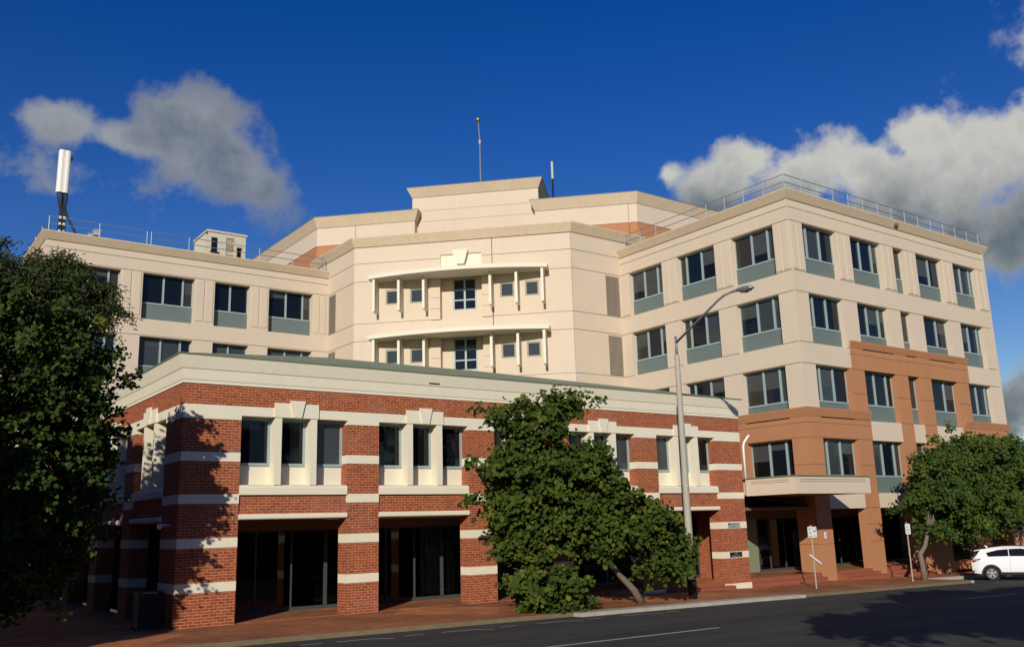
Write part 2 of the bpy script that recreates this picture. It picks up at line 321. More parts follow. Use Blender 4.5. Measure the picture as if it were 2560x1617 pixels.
class MB:
    def __init__(s): s.v = []; s.f = []; s.m = []; s.mats = []; s.smooth = False
    def mi(s, k):
        if k not in s.mats: s.mats.append(k)
        return s.mats.index(k)
    def poly(s, pts, k):
        b = len(s.v); s.v += [tuple(p) for p in pts]; s.f.append(tuple(range(b, b+len(pts)))); s.m.append(s.mi(k))
    def box(s, x0, x1, y0, y1, z0, z1, k, fr=None):
        P = (lambda a, b, c: (a, b, c)) if fr is None else fr
        c = [P(x, y, z) for z in (z0, z1) for y in (y0, y1) for x in (x0, x1)]
        b = len(s.v); s.v += [tuple(q) for q in c]
        for q in ((0,2,3,1), (4,5,7,6), (0,1,5,4), (2,6,7,3), (0,4,6,2), (1,3,7,5)):
            s.f.append(tuple(b+i for i in q)); s.m.append(s.mi(k))
    def prism(s, pts, fn, d0, d1, k):      # pts 2D polygon, fn(p, d) -> 3D
        n = len(pts); b = len(s.v)
        s.v += [tuple(fn(p, d0)) for p in pts] + [tuple(fn(p, d1)) for p in pts]; i = s.mi(k)
        s.f.append(tuple(range(b+n-1, b-1, -1))); s.f.append(tuple(range(b+n, b+2*n))); s.m += [i, i]
        for j in range(n):
            q = (j+1) % n; s.f.append((b+j, b+q, b+n+q, b+n+j)); s.m.append(i)
    def tube(s, pts, rs, k, seg=8, cap=True):
        pts = [Vector(p) for p in pts]; n = len(pts)
        if isinstance(rs, (int, float)): rs = [rs]*n
        b = len(s.v); i = s.mi(k); prev = None
        for j, p in enumerate(pts):
            t = (pts[min(j+1, n-1)]-pts[max(j-1, 0)]).normalized()
            if prev is None: a = t.orthogonal().normalized()
            else: a = (prev - t*prev.dot(t)).normalized()
            prev = a; c = t.cross(a)
            for q in range(seg):
                w = 2*math.pi*q/seg; s.v.append(tuple(p+(a*math.cos(w)+c*math.sin(w))*rs[j]))
        for j in range(n-1):
            for q in range(seg):
                r = (q+1) % seg; s.f.append((b+j*seg+q, b+j*seg+r, b+(j+1)*seg+r, b+(j+1)*seg+q)); s.m.append(i)
        if cap:
            s.f.append(tuple(b+q for q in range(seg-1, -1, -1))); s.f.append(tuple(b+(n-1)*seg+q for q in range(seg))); s.m += [i, i]
    def build(s, name, parent=None, origin=None, smooth=False, label=None):
        v = np.array(s.v, float).reshape(-1, 3)
        lo, hi = v.min(0), v.max(0)
        if origin is None: origin = ((lo[0]+hi[0])/2, (lo[1]+hi[1])/2, lo[2])
        me = bpy.data.meshes.new(name); me.from_pydata((v-np.array(origin)).tolist(), [], s.f)
        for k in s.mats: me.materials.append(MT[k])
        me.polygons.foreach_set('material_index', s.m)
        if 'brick' in s.mats or 'roofg' in s.mats:
            uvl = me.uv_layers.new(name='UVMap'); uv = np.zeros((len(me.loops), 2)); li = 0
            for f in s.f:
                a, b_, c = v[f[0]], v[f[1]], v[f[2]]; n = np.cross(b_-a, c-a); L = np.linalg.norm(n); n = n/L if L else np.array((0, 0, 1))
                if abs(n[2]) > .7: tx, ty = np.array((1, 0, 0)), np.array((0, 1, 0))
                else:
                    tx = np.array((-n[1], n[0], 0)); tx = tx/np.linalg.norm(tx); ty = np.array((0, 0, 1))
                    if tx[np.argmax(abs(tx))] < 0: tx = -tx
                for q in f:
                    uv[li] = (v[q]@tx, v[q]@ty-0.012); li += 1
            uvl.data.foreach_set('uv', uv.ravel())
        if smooth: me.polygons.foreach_set('use_smooth', [True]*len(me.polygons))
        me.update(); me.validate()
        o = bpy.data.objects.new(name, me); C.objects.link(o)
        po = WO[parent.name] if parent else Vector((0, 0, 0))
        o.location = Vector(origin)-po
        if parent: o.parent = parent
        WO[o.name] = Vector(origin)
        if label: o['label'] = label
        return o

def frame(O, U, N):
    O, U, N = Vector(O), Vector(U), Vector(N)
    return lambda u, d, z: O+U*u+N*d+Vector((0, 0, z))

def hwall(fr, u0, u1, z0, z1, base, items):
    """A wall as a relief: items (ua, ub, za, zb, depth, key) painted in order, depth > 0 sunk, key None = open."""
    us = sorted({round(x, 4) for x in [u0, u1]+[i[0] for i in items]+[i[1] for i in items] if u0 <= x <= u1})
    zs = sorted({round(x, 4) for x in [z0, z1]+[i[2] for i in items]+[i[3] for i in items] if z0 <= x <= z1})
    nu, nz = len(us)-1, len(zs)-1
    D = [[0.0]*nz for _ in range(nu)]; K = [[base]*nz for _ in range(nu)]
    for (a, b, c, d, dep, key) in items:
        for i in range(nu):
            um = (us[i]+us[i+1])/2
            if not a < um < b: continue
            for j in range(nz):
                zm = (zs[j]+zs[j+1])/2
                if c < zm < d:
                    if dep is not None: D[i][j] = dep
                    if key != 'keep': K[i][j] = key
    out = {}
    def q(key, *p):
        if key not in out: out[key] = MB()
        out[key].poly(p, key.split(':')[0])
    for i in range(nu):
        for j in range(nz):
            d = D[i][j]; a, b, c, e = us[i], us[i+1], zs[j], zs[j+1]
            if K[i][j]: q(K[i][j], fr(a, d, c), fr(b, d, c), fr(b, d, e), fr(a, d, e))
            if i+1 < nu and abs(D[i+1][j]-d) > 1e-5:
                d2 = D[i+1][j]; key = (K[i][j] if d < d2 else K[i+1][j]) or base
                q(key, fr(b, d, c), fr(b, d2, c), fr(b, d2, e), fr(b, d, e))
            if j+1 < nz and abs(D[i][j+1]-d) > 1e-5:
                d2 = D[i][j+1]; key = (K[i][j] if d < d2 else K[i][j+1]) or base
                q(key, fr(a, d, e), fr(b, d, e), fr(b, d2, e), fr(a, d2, e))
            for edge, x in ((i == 0, a), (i == nu-1, b)):
                if edge and d > 1e-5 and K[i][j]: q(K[i][j], fr(x, 0, c), fr(x, d, c), fr(x, d, e), fr(x, 0, e))
    return out

def sweep(path, profile, k, side=1, mb=None, closed_ends=True, topk=None):
    """profile (out, z) swept along plan path with mitred corners; side=+1 puts 'out' to the right of travel"""
    mb = mb or MB(); P = [Vector((p[0], p[1])) for p in path]; n = len(P); rows = []
    for i in range(n):
        ds = []
        if i > 0: ds.append((P[i]-P[i-1]).normalized())
        if i < n-1: ds.append((P[i+1]-P[i]).normalized())
        ns = [Vector((-d.y, d.x))*side for d in ds]
        if len(ns) == 1: mvec = ns[0]
        else:
            h = (ns[0]+ns[1]).normalized(); mvec = h/max(0.2, h.dot(ns[0]))
        rows.append([(P[i].x+mvec.x*o, P[i].y+mvec.y*o, z) for o, z in profile])
    for i in range(n-1):
        for j in range(len(profile)-1):
            mb.poly((rows[i][j], rows[i+1][j], rows[i+1][j+1], rows[i][j+1]), k)
    if closed_ends:
        mb.poly(rows[0], k); mb.poly(rows[-1][::-1], k)
    return mb

def text_obj(txt, size, fr_mat, key, name, parent, align='LEFT'):
    cu = bpy.data.curves.new(name, 'FONT'); cu.body = txt; cu.size = size; cu.align_x = align; cu.extrude = 0.002
    o = bpy.data.objects.new(name+'_src', cu); C.objects.link(o)
    dg = bpy.context.evaluated_depsgraph_get(); dg.update()
    me = bpy.data.meshes.new_from_object(o.evaluated_get(dg)); bpy.data.objects.remove(o)
    me.transform(fr_mat); me.materials.clear(); me.materials.append(MT[key])
    n = len(me.vertices); co = np.zeros(n*3); me.vertices.foreach_get('co', co); co = co.reshape(-1, 3)
    org = co.mean(0); me.transform(Matrix.Translation(-Vector(org)))
    q = bpy.data.objects.new(name, me); C.objects.link(q); q.parent = parent; q.location = Vector(org)-WO[parent.name]; WO[q.name] = Vector(org)
    return q
def face_y(x, y, z):                       # text on a wall that looks towards -Y
    return Matrix(((1, 0, 0, x), (0, 0, -1, y), (0, 1, 0, z), (0, 0, 0, 1)))

# ------------------------------------------------------------------ ground, road, pavement
KX = [(-60, .1), (0, .05), (9, -.02), (20, -.15), (29, -.27), (34, -.36), (40, -.44), (46, -.53), (60, -.80), (140, -2.0)]
BX = [(-60, 0.0), (20, 0.0), (34, -.37), (40, -.42), (46, -.52), (60, -.78), (140, -2.0)]
def lerp(T, x):
    if x <= T[0][0]: return T[0][1]
    for (a, b), (c, d) in zip(T, T[1:]):
        if x <= c: return b+(d-b)*(x-a)/(c-a)
    return T[-1][1]
YK = 24.25
def pave_z(x, y):
    t = min(1, max(0, (y-YK)/(28.5-YK))); return lerp(KX, x)*(1-t)+lerp(BX, x)*t
def road_z(x, y):
    return lerp(KX, x)-0.125+0.018*max(0, min(YK-y, 8.0))-0.018*max(0, min(8.0, 16.25-8-y))
def sheet(name, poly_fn, xs, ys, zf, key, label=None):
    mb = MB()
    for i in range(len(xs)-1):
        for j in range(len(ys)-1):
            p = [(xs[i], ys[j]), (xs[i+1], ys[j]), (xs[i+1], ys[j+1]), (xs[i], ys[j+1])]
            if poly_fn and not poly_fn(*[sum(t)/4 for t in zip(*p)]): continue
            mb.poly([(a, b, zf(a, b)) for a, b in p], key)
    o = mb.build(name, smooth=False); tag(o, kind='structure'); return o
g = MB(); g.poly([(-2500, -2500, -2.6), (2500, -2500, -2.6), (2500, 2500, -2.6), (-2500, 2500, -2.6)], 'earth'); tag(g.build('ground'), kind='structure')
BAY0, BAY1, BAYY = 44.6, 62.0, 26.5        # the indented parking bay at the right
xs = [-60, -30, -10, -4, 0, 4, 9, 12, 16, 20, 24, 29, 34, 37, 40, 43, BAY0, 46, 50, 55, 60, BAY1, 80, 140]
sheet('road', None, xs, [-60, -20, 0, 8.25, 12, 16.25, 20, 22, YK], road_z, 'road')
sheet('parking_bay_road', None, [x for x in xs if BAY0 <= x <= BAY1], [YK, BAYY], lambda x, y: road_z(x, YK)-.012*(y-YK), 'road')
inbay = lambda x, y: BAY0 < x < BAY1 and y < BAYY
FLX = [(-60, 0)]
sheet('pavement', lambda x, y: not inbay(x, y), xs, [YK+.08, BAYY, 28.0, 29.0], pave_z, 'pave')
sheet('side_pavement', None, [-60, -6, 0, 4, 8.6], [29.0, 40, 60, 90], lambda x, y: pave_z(x, 29), 'pave')
sheet('right_pavement', None, [60, BAY1, 80, 140], [29.0, 60, 90], lambda x, y: pave_z(x, 29), 'pave')
# kerb with a real step, wide and whitened where the gutter is cast
kb = MB()
def kerb_run(x0, x1, y, w, key='kerb'):
    pts = sorted({x0, x1}|{x for x in xs if x0 < x < x1}|{x0+(x1-x0)*i/8 for i in range(9)})
    for a, b in zip(pts, pts[1:]):
        za, zb_ = pave_z(a, y)+.004, pave_z(b, y)+.004; ra, rb_ = road_z(a, y)-.03, road_z(b, y)-.03
        kb.poly([(a, y-w, za-.03), (b, y-w, zb_-.03), (b, y-w, rb_), (a, y-w, ra)], key)
        kb.poly([(a, y-w, za-.03), (b, y-w, zb_-.03), (b, y-w+.04, zb_), (a, y-w+.04, za)], key)
        kb.poly([(a, y-w+.04, za), (b, y-w+.04, zb_), (b, y+(.17 if w > .05 else .10), zb_), (a, y+(.17 if w > .05 else .10), za)], key)
kerb_run(-60, 19.9, YK, 0.02, 'kerbold')
kerb_run(19.9, 31.5, YK, 0.45)
kerb_run(31.5, BAY0, YK, 0.16, 'kerbold')
kerb_run(BAY1, 140, YK, 0.02, 'kerbold')
kb.poly([(BAY0, YK-.3, road_z(BAY0, YK)-.1), (BAY0, BAYY, road_z(BAY0, YK)-.1), (BAY0, BAYY, pave_z(BAY0, BAYY)+.004), (BAY0, YK-.3, pave_z(BAY0, YK)+.004)], 'kerb')
pts = [x for x in xs if BAY0 <= x <= BAY1]
for a, b in zip(pts, pts[1:]):
    kb.poly([(a, BAYY, road_z(a, YK)-.08), (b, BAYY, road_z(b, YK)-.08), (b, BAYY, pave_z(b, BAYY)+.004), (a, BAYY, pave_z(a, BAYY)+.004)], 'kerb')
    kb.poly([(a, BAYY, pave_z(a, BAYY)+.005), (b, BAYY, pave_z(b, BAYY)+.005), (b, BAYY+.15, pave_z(b, BAYY+.15)+.005), (a, BAYY+.15, pave_z(a, BAYY+.15)+.005)], 'kerb')
for xe, ya, yb_ in ((19.9, YK-.45, YK+.1), (31.5, YK-.45, YK+.1)):
    kb.poly([(xe, ya, road_z(xe, ya)-.05), (xe, yb_, road_z(xe, YK)-.05), (xe, yb_, pave_z(xe, YK)), (xe, ya+.04, pave_z(xe, YK)), (xe, ya, pave_z(xe, YK)-.03)], 'kerb')
tag(kb.build('kerb'), kind='structure')
# painted lines, 4 mm proud of the asphalt
ln = MB()
def stroke(x0, y0, x1, y1, w):
    d = Vector((x1-x0, y1-y0)).normalized(); n = Vector((-d.y, d.x))*w/2; N = max(1, int(abs(x1-x0)/1.5))
    for i in range(N):
        a = Vector((x0+(x1-x0)*i/N, y0+(y1-y0)*i/N)); b = Vector((x0+(x1-x0)*(i+1)/N, y0+(y1-y0)*(i+1)/N))
        ln.poly([(*(p), road_z(p.x, p.y)+.006) for p in (a-n, b-n, b+n, a+n)], 'line')
stroke(13.2, 17.6, 19.6, 17.7, .12); stroke(33.3, 18.4, 37.2, 18.4, .12); stroke(5, 17.6, 8, 17.6, .12)
for x in (9.0, 12.0, 15.2, 18.6, 22.0):
    stroke(x-1.1, 23.0, x, 23.0, .08); stroke(x, 23.0, x+.35, 22.55, .08); stroke(x+.9, 23.0, x+1.5, 23.0, .07)
tag(ln.build('road_markings'), kind='structure')

# ------------------------------------------------------------------ brick building at the corner
X0B, X1B, YB0, YB1 = 8.29, 33.93, 28.556, 52.0
brickb = empty('brick_building', (21, 38, 0), 'two-storey red brick building with ivory bands, in front of the cream office block', 'building')
BAYS = [(10.14, 13.83), (15.03, 18.72), (19.92, 22.37), (23.57, 27.22), (28.48, 32.18)]
LBAYS = [(30.25, 33.94), (35.14, 38.83), (40.03, 43.72), (44.92, 48.61)]
def brick_face(fr, u0, u1, bays, zlow):
    it = []
    cuts = [u0]+[x for b in bays for x in b]+[u1]
    for i in range(0, len(cuts), 2):
        a, b = cuts[i], cuts[i+1]
        for c, d in ((.984, 1.266), (2.28, 2.568), (3.597, 3.881), (4.89, 5.172), (6.20, 6.345)):
            it.append((a, b, c, d, -.012, 'white:%d_%d' % (i, c*10)))
    it.append((u0, u1, 6.34, 6.64, -.012, 'white:top'))
    for a, b in bays:
        it += [(a, b, 3.26, 3.86, .06, 'brick'), (a, b, 4.16, 6.34, .5, None), (a, b, 3.86, 4.16, .5, None), (a, b, 3.09, 3.26, .62, None), (a, b, zlow, 3.09, .62, None)]
    w = hwall(fr, u0, u1, zlow, 7.29, 'brick', it)
    w.pop('brick').build('wall', brickb)
    for q_ in w.values(): q_.build('band_course', brickb)
    for bi, (a, b) in enumerate(bays):
        c = (a+b)/2; hw = (b-a)/2; k = min(1, hw/1.85)
        mb = MB()       # the sill, its front rounded over
        pr = [(-.05, 3.86), (-.05, 4.08), (-.02, 4.14), (.06, 4.17), (.52, 4.21), (.52, 3.86)]
        mb.prism([(x, z) for x, z in pr], lambda p, d: fr(d, p[0], p[1]), a+.003, b-.003, 'white'); mb.build('sill', brickb)
        mb = MB(); pr = [(-.04, 3.10), (-.07, 3.13), (-.07, 3.23), (-.04, 3.262), (.61, 3.262), (.61, 3.10)]
        mb.prism(pr, lambda p, d: fr(d, p[0], p[1]), a+.003, b-.003, 'white'); mb.build('ledge', brickb)
        mb = MB(); mb.box(c-.77*k, c+.77*k, -.06, .02, 6.338, 6.81, 'white', fr); bl = mb.build('lintel_block', brickb)
        mb = MB(); mb.prism([(c-.135*k, 6.335), (c+.135*k, 6.335), (c+.27*k, 6.90), (c-.27*k, 6.90)], lambda p, d: fr(p[0], d, p[1]), -.12, -.055, 'white'); mb.build('keystone', bl)
        fins = (c-.615*k, c+.615*k)
        for f in fins:
            mb = MB(); mb.box(f-.11*k, f+.11*k, -.03, .497, 4.165, 6.338, 'white', fr); mb.build('fin', brickb)
        edges = [a, fins[0]-.11*k, fins[0]+.11*k, fins[1]-.11*k, fins[1]+.11*k, b]
        for j in range(3):
            p, q_ = edges[2*j]+.002, edges[2*j+1]-.002
            mb = MB(); mb.box(p, q_, .45, .5, 4.2, 4.80, 'white', fr); mb.build('apron_panel', brickb)
            mb = MB(); t = .085
            mb.box(p, p+t, .40, .47, 4.80, 6.335, 'frame', fr); mb.box(q_-t, q_, .40, .47, 4.80, 6.335, 'frame', fr)
            mb.box(p+t, q_-t, .40, .47, 4.80, 4.80+t, 'frame', fr); mb.box(p+t, q_-t, .40, .47, 6.335-t, 6.335, 'frame', fr)
            wf = mb.build('window', brickb)
            mb = MB(); mb.box(p+t, q_-t, .44, .46, 4.80+t, 6.335-t, random.choice(['glassB', 'glassB', 'glassN', 'glassG']), fr); mb.build('pane', wf)
FB = frame((0, YB0, 0), (1, 0, 0), (0, 1, 0))
FL = frame((X0B, 0, 0), (0, 1, 0), (1, 0, 0))
brick_face(FB, X0B, X1B, BAYS, -.5)
brick_face(FL, YB0, YB1, LBAYS, -.5)
# white plinth under the last two piers where the street falls away
mb = MB()
mb.box(32.18, 33.96, YB0-.03, YB0+.6, -.5, -.115, 'white'); mb.build('plinth', brickb)
mb = MB(); mb.box(27.22, 28.51, YB0-.03, YB0+.6, -.5, -.10, 'white'); mb.build('plinth', brickb)
# end wall on the entry recess, back and floor of the arcade
mb = MB(); mb.box(X1B-.12, X1B-.002, YB0+.002, YB1, -.5, 7.29, 'brick'); mb.build('end_wall', brickb)
mb = MB(); mb.box(X0B+.13, X1B-.13, YB0+.05, 31.5, 3.095, 3.25, 'soffit'); mb.build('soffit', brickb)
mb = MB(); mb.box(X0B+.63, X1B-.13, 31.42, 31.6, 2.755, 3.093, 'soffit'); mb.build('bulkhead', brickb)
mb = MB(); mb.box(X0B+.1, X1B-.13, YB0+.05, 34.2, -.3, 0.012, 'pave'); mb.build('arcade_floor', brickb)
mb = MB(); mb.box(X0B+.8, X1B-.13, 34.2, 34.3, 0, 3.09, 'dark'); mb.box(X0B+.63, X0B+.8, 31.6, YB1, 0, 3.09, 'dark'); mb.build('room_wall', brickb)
# shopfront glazing, one per bay
def shopfront(parent, x0, x1, y, z0, z1, mull, door=None):
    mb = MB(); t = .06
    mb.box(x0, x1, y-.04, y+.06, z0, z0+.12, 'frame_shade'); mb.box(x0, x1, y-.04, y+.06, z1-t, z1, 'frame_shade')
    for x in mull: mb.box(x-t/2, x+t/2, y-.05, y+.05, z0+.12, z1-t, 'frame_shade')
    if door is not None: mb.box(x0+t, x1-t, y-.03, y+.03, door, door+.06, 'frame_shade')
    f = mb.build('shopfront', parent)
    mb = MB(); mb.poly([(x0, y, z0+.1), (x1, y, z0+.1), (x1, y, z1-.02), (x0, y, z1-.02)], 'clear'); mb.build('pane', f)
    return f
EXT = [BAYS[0][0]-.9]+[ (BAYS[i][1]+BAYS[i+1][0])/2 for i in range(4)]+[X1B-.14]
for i, (a, b) in enumerate(BAYS):
    p, q_ = EXT[i]+.002, EXT[i+1]-.002
    n = 4; ms = [p+.03]+[p+(q_-p)*k/n for k in range(1, n)]+[q_-.03]
    shopfront(brickb, p, q_, 31.5, 0.01, 2.757, ms, 2.1 if i == 2 else None)
def curtain(parent, x0, x1, y, z0, z1, key='curtain', gapseed=1):
    r = random.Random(gapseed); mb = MB(); N = int((x1-x0)/.035); prev = None
    for i in range(N+1):
        x = x0+(x1-x0)*i/N; yy = y+.035*math.sin(i*1.15)+.02*math.sin(i*.37)
        if prev: mb.poly([(prev[0], prev[1], z0), (x, yy, z0), (x, yy, z1), (prev[0], prev[1], z1)], key)
        prev = (x, yy)
        if r.random() < .035: prev = None
    return mb.build('curtain', parent)
curtain(brickb, 18.55, 19.6, 31.8, .05, 2.7, gapseed=3); curtain(brickb, 19.75, 20.1, 31.8, .05, 2.7, gapseed=4)
curtain(brickb, 13.4, 14.05, 31.85, .05, 2.7, 'dark', gapseed=5)
# cornice and green capping
cor = sweep([(X0B, YB1), (X0B, YB0), (X1B, YB0)], [(0, 7.29), (.035, 7.29), (.035, 7.385), (.012, 7.387), (.012, 7.40), (.045, 7.40), (.085, 7.725), (.055, 7.727), (.055, 7.742), (.10, 7.742), (.215, 8.15), (-.2, 8.15)], 'white', -1)
cor.build('cornice', brickb)
cap = sweep([(X0B, YB1), (X0B, YB0), (X1B+.15, YB0)], [(.20, 8.152), (.24, 8.152), (.24, 8.195), (-.15, 8.205)], 'green', -1); cap.build('roof_gutter', brickb)
mb = MB(); mb.box(17.0, 17.45, YB0-.13, YB0-.02, 7.80, 7.87, 'dark'); mb.build('cornice_vent', brickb)
# hipped roof, standing seams
ax0, ax1, ay, az_, ez = 16.6, 24.5, 36.6, 10.08, 8.20
xl, xr, yf, yr = X0B-.15, X1B+.15, YB0-.15, 46.0
mb = MB()
mb.poly([(xl, yf, ez), (xr, yf, ez), (ax1, ay, az_), (ax0, ay, az_)], 'roofg'); mb.poly([(xl, yf, ez), (ax0, ay, az_), (xl, yr, ez)], 'roofg')
mb.poly([(xr, yf, ez), (xr, yr, ez), (ax1, ay, az_)], 'roofg'); mb.poly([(xl, yr, ez), (ax0, ay, az_), (ax1, ay, az_), (xr, yr, ez)], 'roofg')
mb.build('roof', brickb)
# wall plaques by the entry, a small light, a bin
pl = empty('wall_plaque', (33.05, YB0-.015, 2.31), 'grey plaque with an emblem, above the black plaque on the last brick pier', 'sign', 'plaques on the last brick pier')
mb = MB(); mb.box(32.645, 33.45, YB0-.035, YB0-.013, 2.31, 2.535, 'plaq'); mb.build('panel', pl)
text_obj('Queensland Government', .058, face_y(32.78, YB0-.036, 2.445), 'ink', 'lettering', pl)
text_obj('Rockhampton', .058, face_y(32.84, YB0-.036, 2.345), 'ink', 'lettering', pl)
mb = MB(); mb.prism([(32.68, 2.44), (32.70, 2.42), (32.74, 2.42), (32.765, 2.45), (32.765, 2.50), (32.72, 2.525), (32.68, 2.50)], lambda p, d: (p[0], d, p[1]), YB0-.039, YB0-.0355, 'ink'); mb.build('emblem', pl)
pl = empty('wall_plaque', (33.04, YB0-.015, 1.02), 'black plaque with pale street number and street name, lower one on the last brick pier', 'sign', 'plaques on the last brick pier')
mb = MB(); mb.box(32.64, 33.445, YB0-.035, YB0-.013, 1.02, 1.24, 'plaqb'); mb.build('panel', pl)
text_obj('209', .09, face_y(33.04, YB0-.036, 1.145), 'inkw', 'lettering', pl, 'CENTER')
text_obj('Bolsover Street', .085, face_y(33.04, YB0-.036, 1.045), 'inkw', 'lettering', pl, 'CENTER')
wlight = empty('security_light', (8.2, 29.35, 2.95), 'small white security light on an arm near the brick corner pier', 'light')
mb = MB(); mb.tube([(8.29, 29.3, 2.98), (8.1, 29.3, 3.0)], .025, 'whitep'); mb.build('arm', wlight)
mb = MB(); mb.tube([(8.12, 29.3, 3.0), (8.05, 29.25, 2.98), (7.93, 29.15, 2.95)], [.04, .06, .085], 'whitep', 10); mb.build('lamp_head', wlight)
binr = empty('litter_bin', (7.83, 29.6, 0.0), 'dark green perforated steel litter bin enclosure beside the brick corner pier', 'bin')
mb = MB(); x0, x1, y0, y1 = 7.5, 8.17, 29.32, 29.95
for a in (x0, x1-.05):
    for b in (y0, y1-.05): mb.box(a, a+.05, b, b+.05, 0.0, 1.0, 'binm')
mb.build('frame', binr)
def perforated(fn, w, nm):
    mb = MB(); z0, z1 = .06, .98; nx, nz = 9, 12; e = .05
    mb.box(0.05, w-.05, 0, .012, z0, z0+.12, 'binm', fn); mb.box(0.05, w-.05, 0, .012, z1-.12, z1, 'binm', fn)
    zz = np.linspace(z0+.12, z1-.12, nz+1); xx = np.linspace(.05, w-.05, nx+1)
    for z in zz[1:-1]: mb.box(.05, w-.05, 0, .012, z-.012, z+.012, 'binm', fn)
    for x in xx: mb.box(x-.014, x+.014, -.002, .010, z0+.12, z1-.12, 'binm', fn)
    mb.box(.05, w-.05, .05, .06, z0, z1, 'black', fn)
    mb.build(nm, binr)
perforated(lambda a, b, c: (x0+a, y0+.012+b, c), x1-x0, 'perforated_panel')
perforated(lambda a, b, c: (x0+.012+b, y0+a, c), y1-y0, 'perforated_panel')
perforated(lambda a, b, c: (x1-.012-b, y0+a, c), y1-y0, 'perforated_panel')
mb = MB(); mb.box(x0-.03, x1+.03, y0-.03, y1+.03, 1.0, 1.06, 'binm'); mb.box(x0+.12, x1-.12, y0-.034, y0-.031, 1.015, 1.045, 'plaq'); mb.build('lid', binr)

# ------------------------------------------------------------------ cream office block, wrapped round the brick building
XA, YF, YIR, XCR, XIL, YC, YCL, XCE, XBE = 39.57, 28.816, 42.01, 35.48, 25.53, 55.863, 51.98, 8.08, 60.2
off = empty('office_building', (34, 48, 0), 'five-storey cream and ochre office block with rows of recessed windows wrapped behind the brick building', 'building')
HEADS = [18.22, 14.32, 10.47, 6.63]; BOTS = [15.42, 11.60, 7.68, 3.83]; SILL = [16.45, 12.60, 8.65, 4.78]
FA = frame((XA, 0, 0), (0, 1, 0), (1, 0, 0))
FBB = frame((0, YF, 0), (1, 0, 0), (0, 1, 0))
FC = frame((0, YC, 0), (1, 0, 0), (0, 1, 0))
S2 = math.sqrt(.5)
FD = frame((XIL, YCL, 0), (S2, -S2, 0), (S2, S2, 0))
FR = frame((XCR, YIR, 0), (1, 0, 0), (0, 1, 0))
FLt = frame((XIL, YCL, 0), (0, 1, 0), (1, 0, 0))
GR = .05
def grooves(u0, u1, zs): return [(u0, u1, z-.02, z+.02, GR, 'keep') for z in zs]
def panels(gaps, zb=15.55, zt=18.16):
    """raised twin strips on the top-storey piers"""
    o = []
    for a, b in gaps:
        w = b-a; s = .06*w
        o += [(a+s, a+w*.46, zb, zt, -.035, 'keep'), (a+w*.56, b-s, zb, zt, -.035, 'keep')]
    return o
def cream_window(fr, a, b, L, bars, kinds, dep=.36, zmin=None):
    zb, zt, zs = BOTS[L], HEADS[L], SILL[L]
    if zmin: zb = zmin
    mb = MB(); f0, f1 = dep-.07, dep+.02
    mb.box(a, b, f0, f1, zs-.09, zs, 'frame', fr); mb.box(a, b, f0+.02, f1, zt-.06, zt+.02, 'frame', fr)
    mb.box(a-.02, a+.06, f0, f1, zs, zt-.06, 'frame', fr); mb.box(b-.06, b+.02, f0+.03, f1, zs, zt-.06, 'frame', fr)
    for x in bars: mb.box(x-.055, x+.055, f0-.01, f1, zs, zt-.06, 'frame', fr)
    w = mb.build('window', off)
    ed = [a]+sorted(bars)+[b]
    mb = MB()
    for i in range(len(ed)-1):
        k = kinds[i % len(kinds)]
        mb.poly([fr(ed[i], dep, zs-.05), fr(ed[i+1], dep, zs-.05), fr(ed[i+1], dep, zt+.02), fr(ed[i], dep, zt+.02)], k)
    mb.build('pane', w)
    for i in range(len(ed)-1):
        if rb.random() < .30 and ed[i+1]-ed[i] > .5:
            zbl = zt-(zt-zs)*rb.uniform(.25, .8); mb = MB()
            mb.poly([fr(ed[i]+.03, dep-.004, zbl), fr(ed[i+1]-.03, dep-.004, zbl), fr(ed[i+1]-.03, dep-.004, zt), fr(ed[i]+.03, dep-.004, zt)], 'blind'); mb.build('blind', w)
    if zs-.09 > zb:
        mb = MB(); mb.box(a-.02, b+.02, dep-.035, dep+.02, zb-.02, zs-.09, 'spandrel', fr); mb.build('spandrel_panel', w)
def hole(a, b, zb, zt, dep=.36): return (a, b, zb, zt, dep, None)
rk = random.Random(5); rb = random.Random(9)
def kinds():
    r = rk.random()
    if r < .45: return ['glassN', 'glassN', 'glassB']
    if r < .65: return ['glassG', 'glassG', 'glassN']
    if r < .85: return ['glassB', 'glassN', 'glassR']
    return ['glassG', 'glassN', 'glassR']
NAMES = dict(cream='wall', orange='painted_wall', white='trim')
def put(w, names=NAMES, parent=off):
    for k, mb in w.items(): mb.build(names.get(k, 'wall'), parent)
# face A, the left side of the right wing
WA = [((38.30, 41.25), (38.95, 40.10)), ((34.06, 37.03), (35.30, 36.50)), ((29.87, 32.80), (30.49, 31.57))]
it = grooves(YF, YIR, [18.98, 18.24, 15.47, 14.34, 11.62, 10.49, 7.70, 19.40])
it += panels([(28.85, 29.85), (32.83, 34.03), (37.06, 38.27), (41.28, 41.95)])
it += [(YF, 33.6, -.9, 8.2, 0, 'orange')]+[(YF, 33.6, z-.015, z+.015, .03, 'orange') for z in (7.42, 6.65, 5.27)]
for (a, b), _ in WA:
    for L in range(4): it.append(hole(a, b, BOTS[L], HEADS[L]))
it += [(30.0, YIR, -.9, 3.06, .5, None)]+[(YF, 30.0, z-.015, z+.015, .04, 'orange') for z in (1.34, 2.22)]
put(hwall(FA, YF, YIR, -.9, 19.43, 'cream', it))
for i, ((a, b), bars) in enumerate(WA):
    for L in range(4): cream_window(FA, a, b, L, bars, kinds())
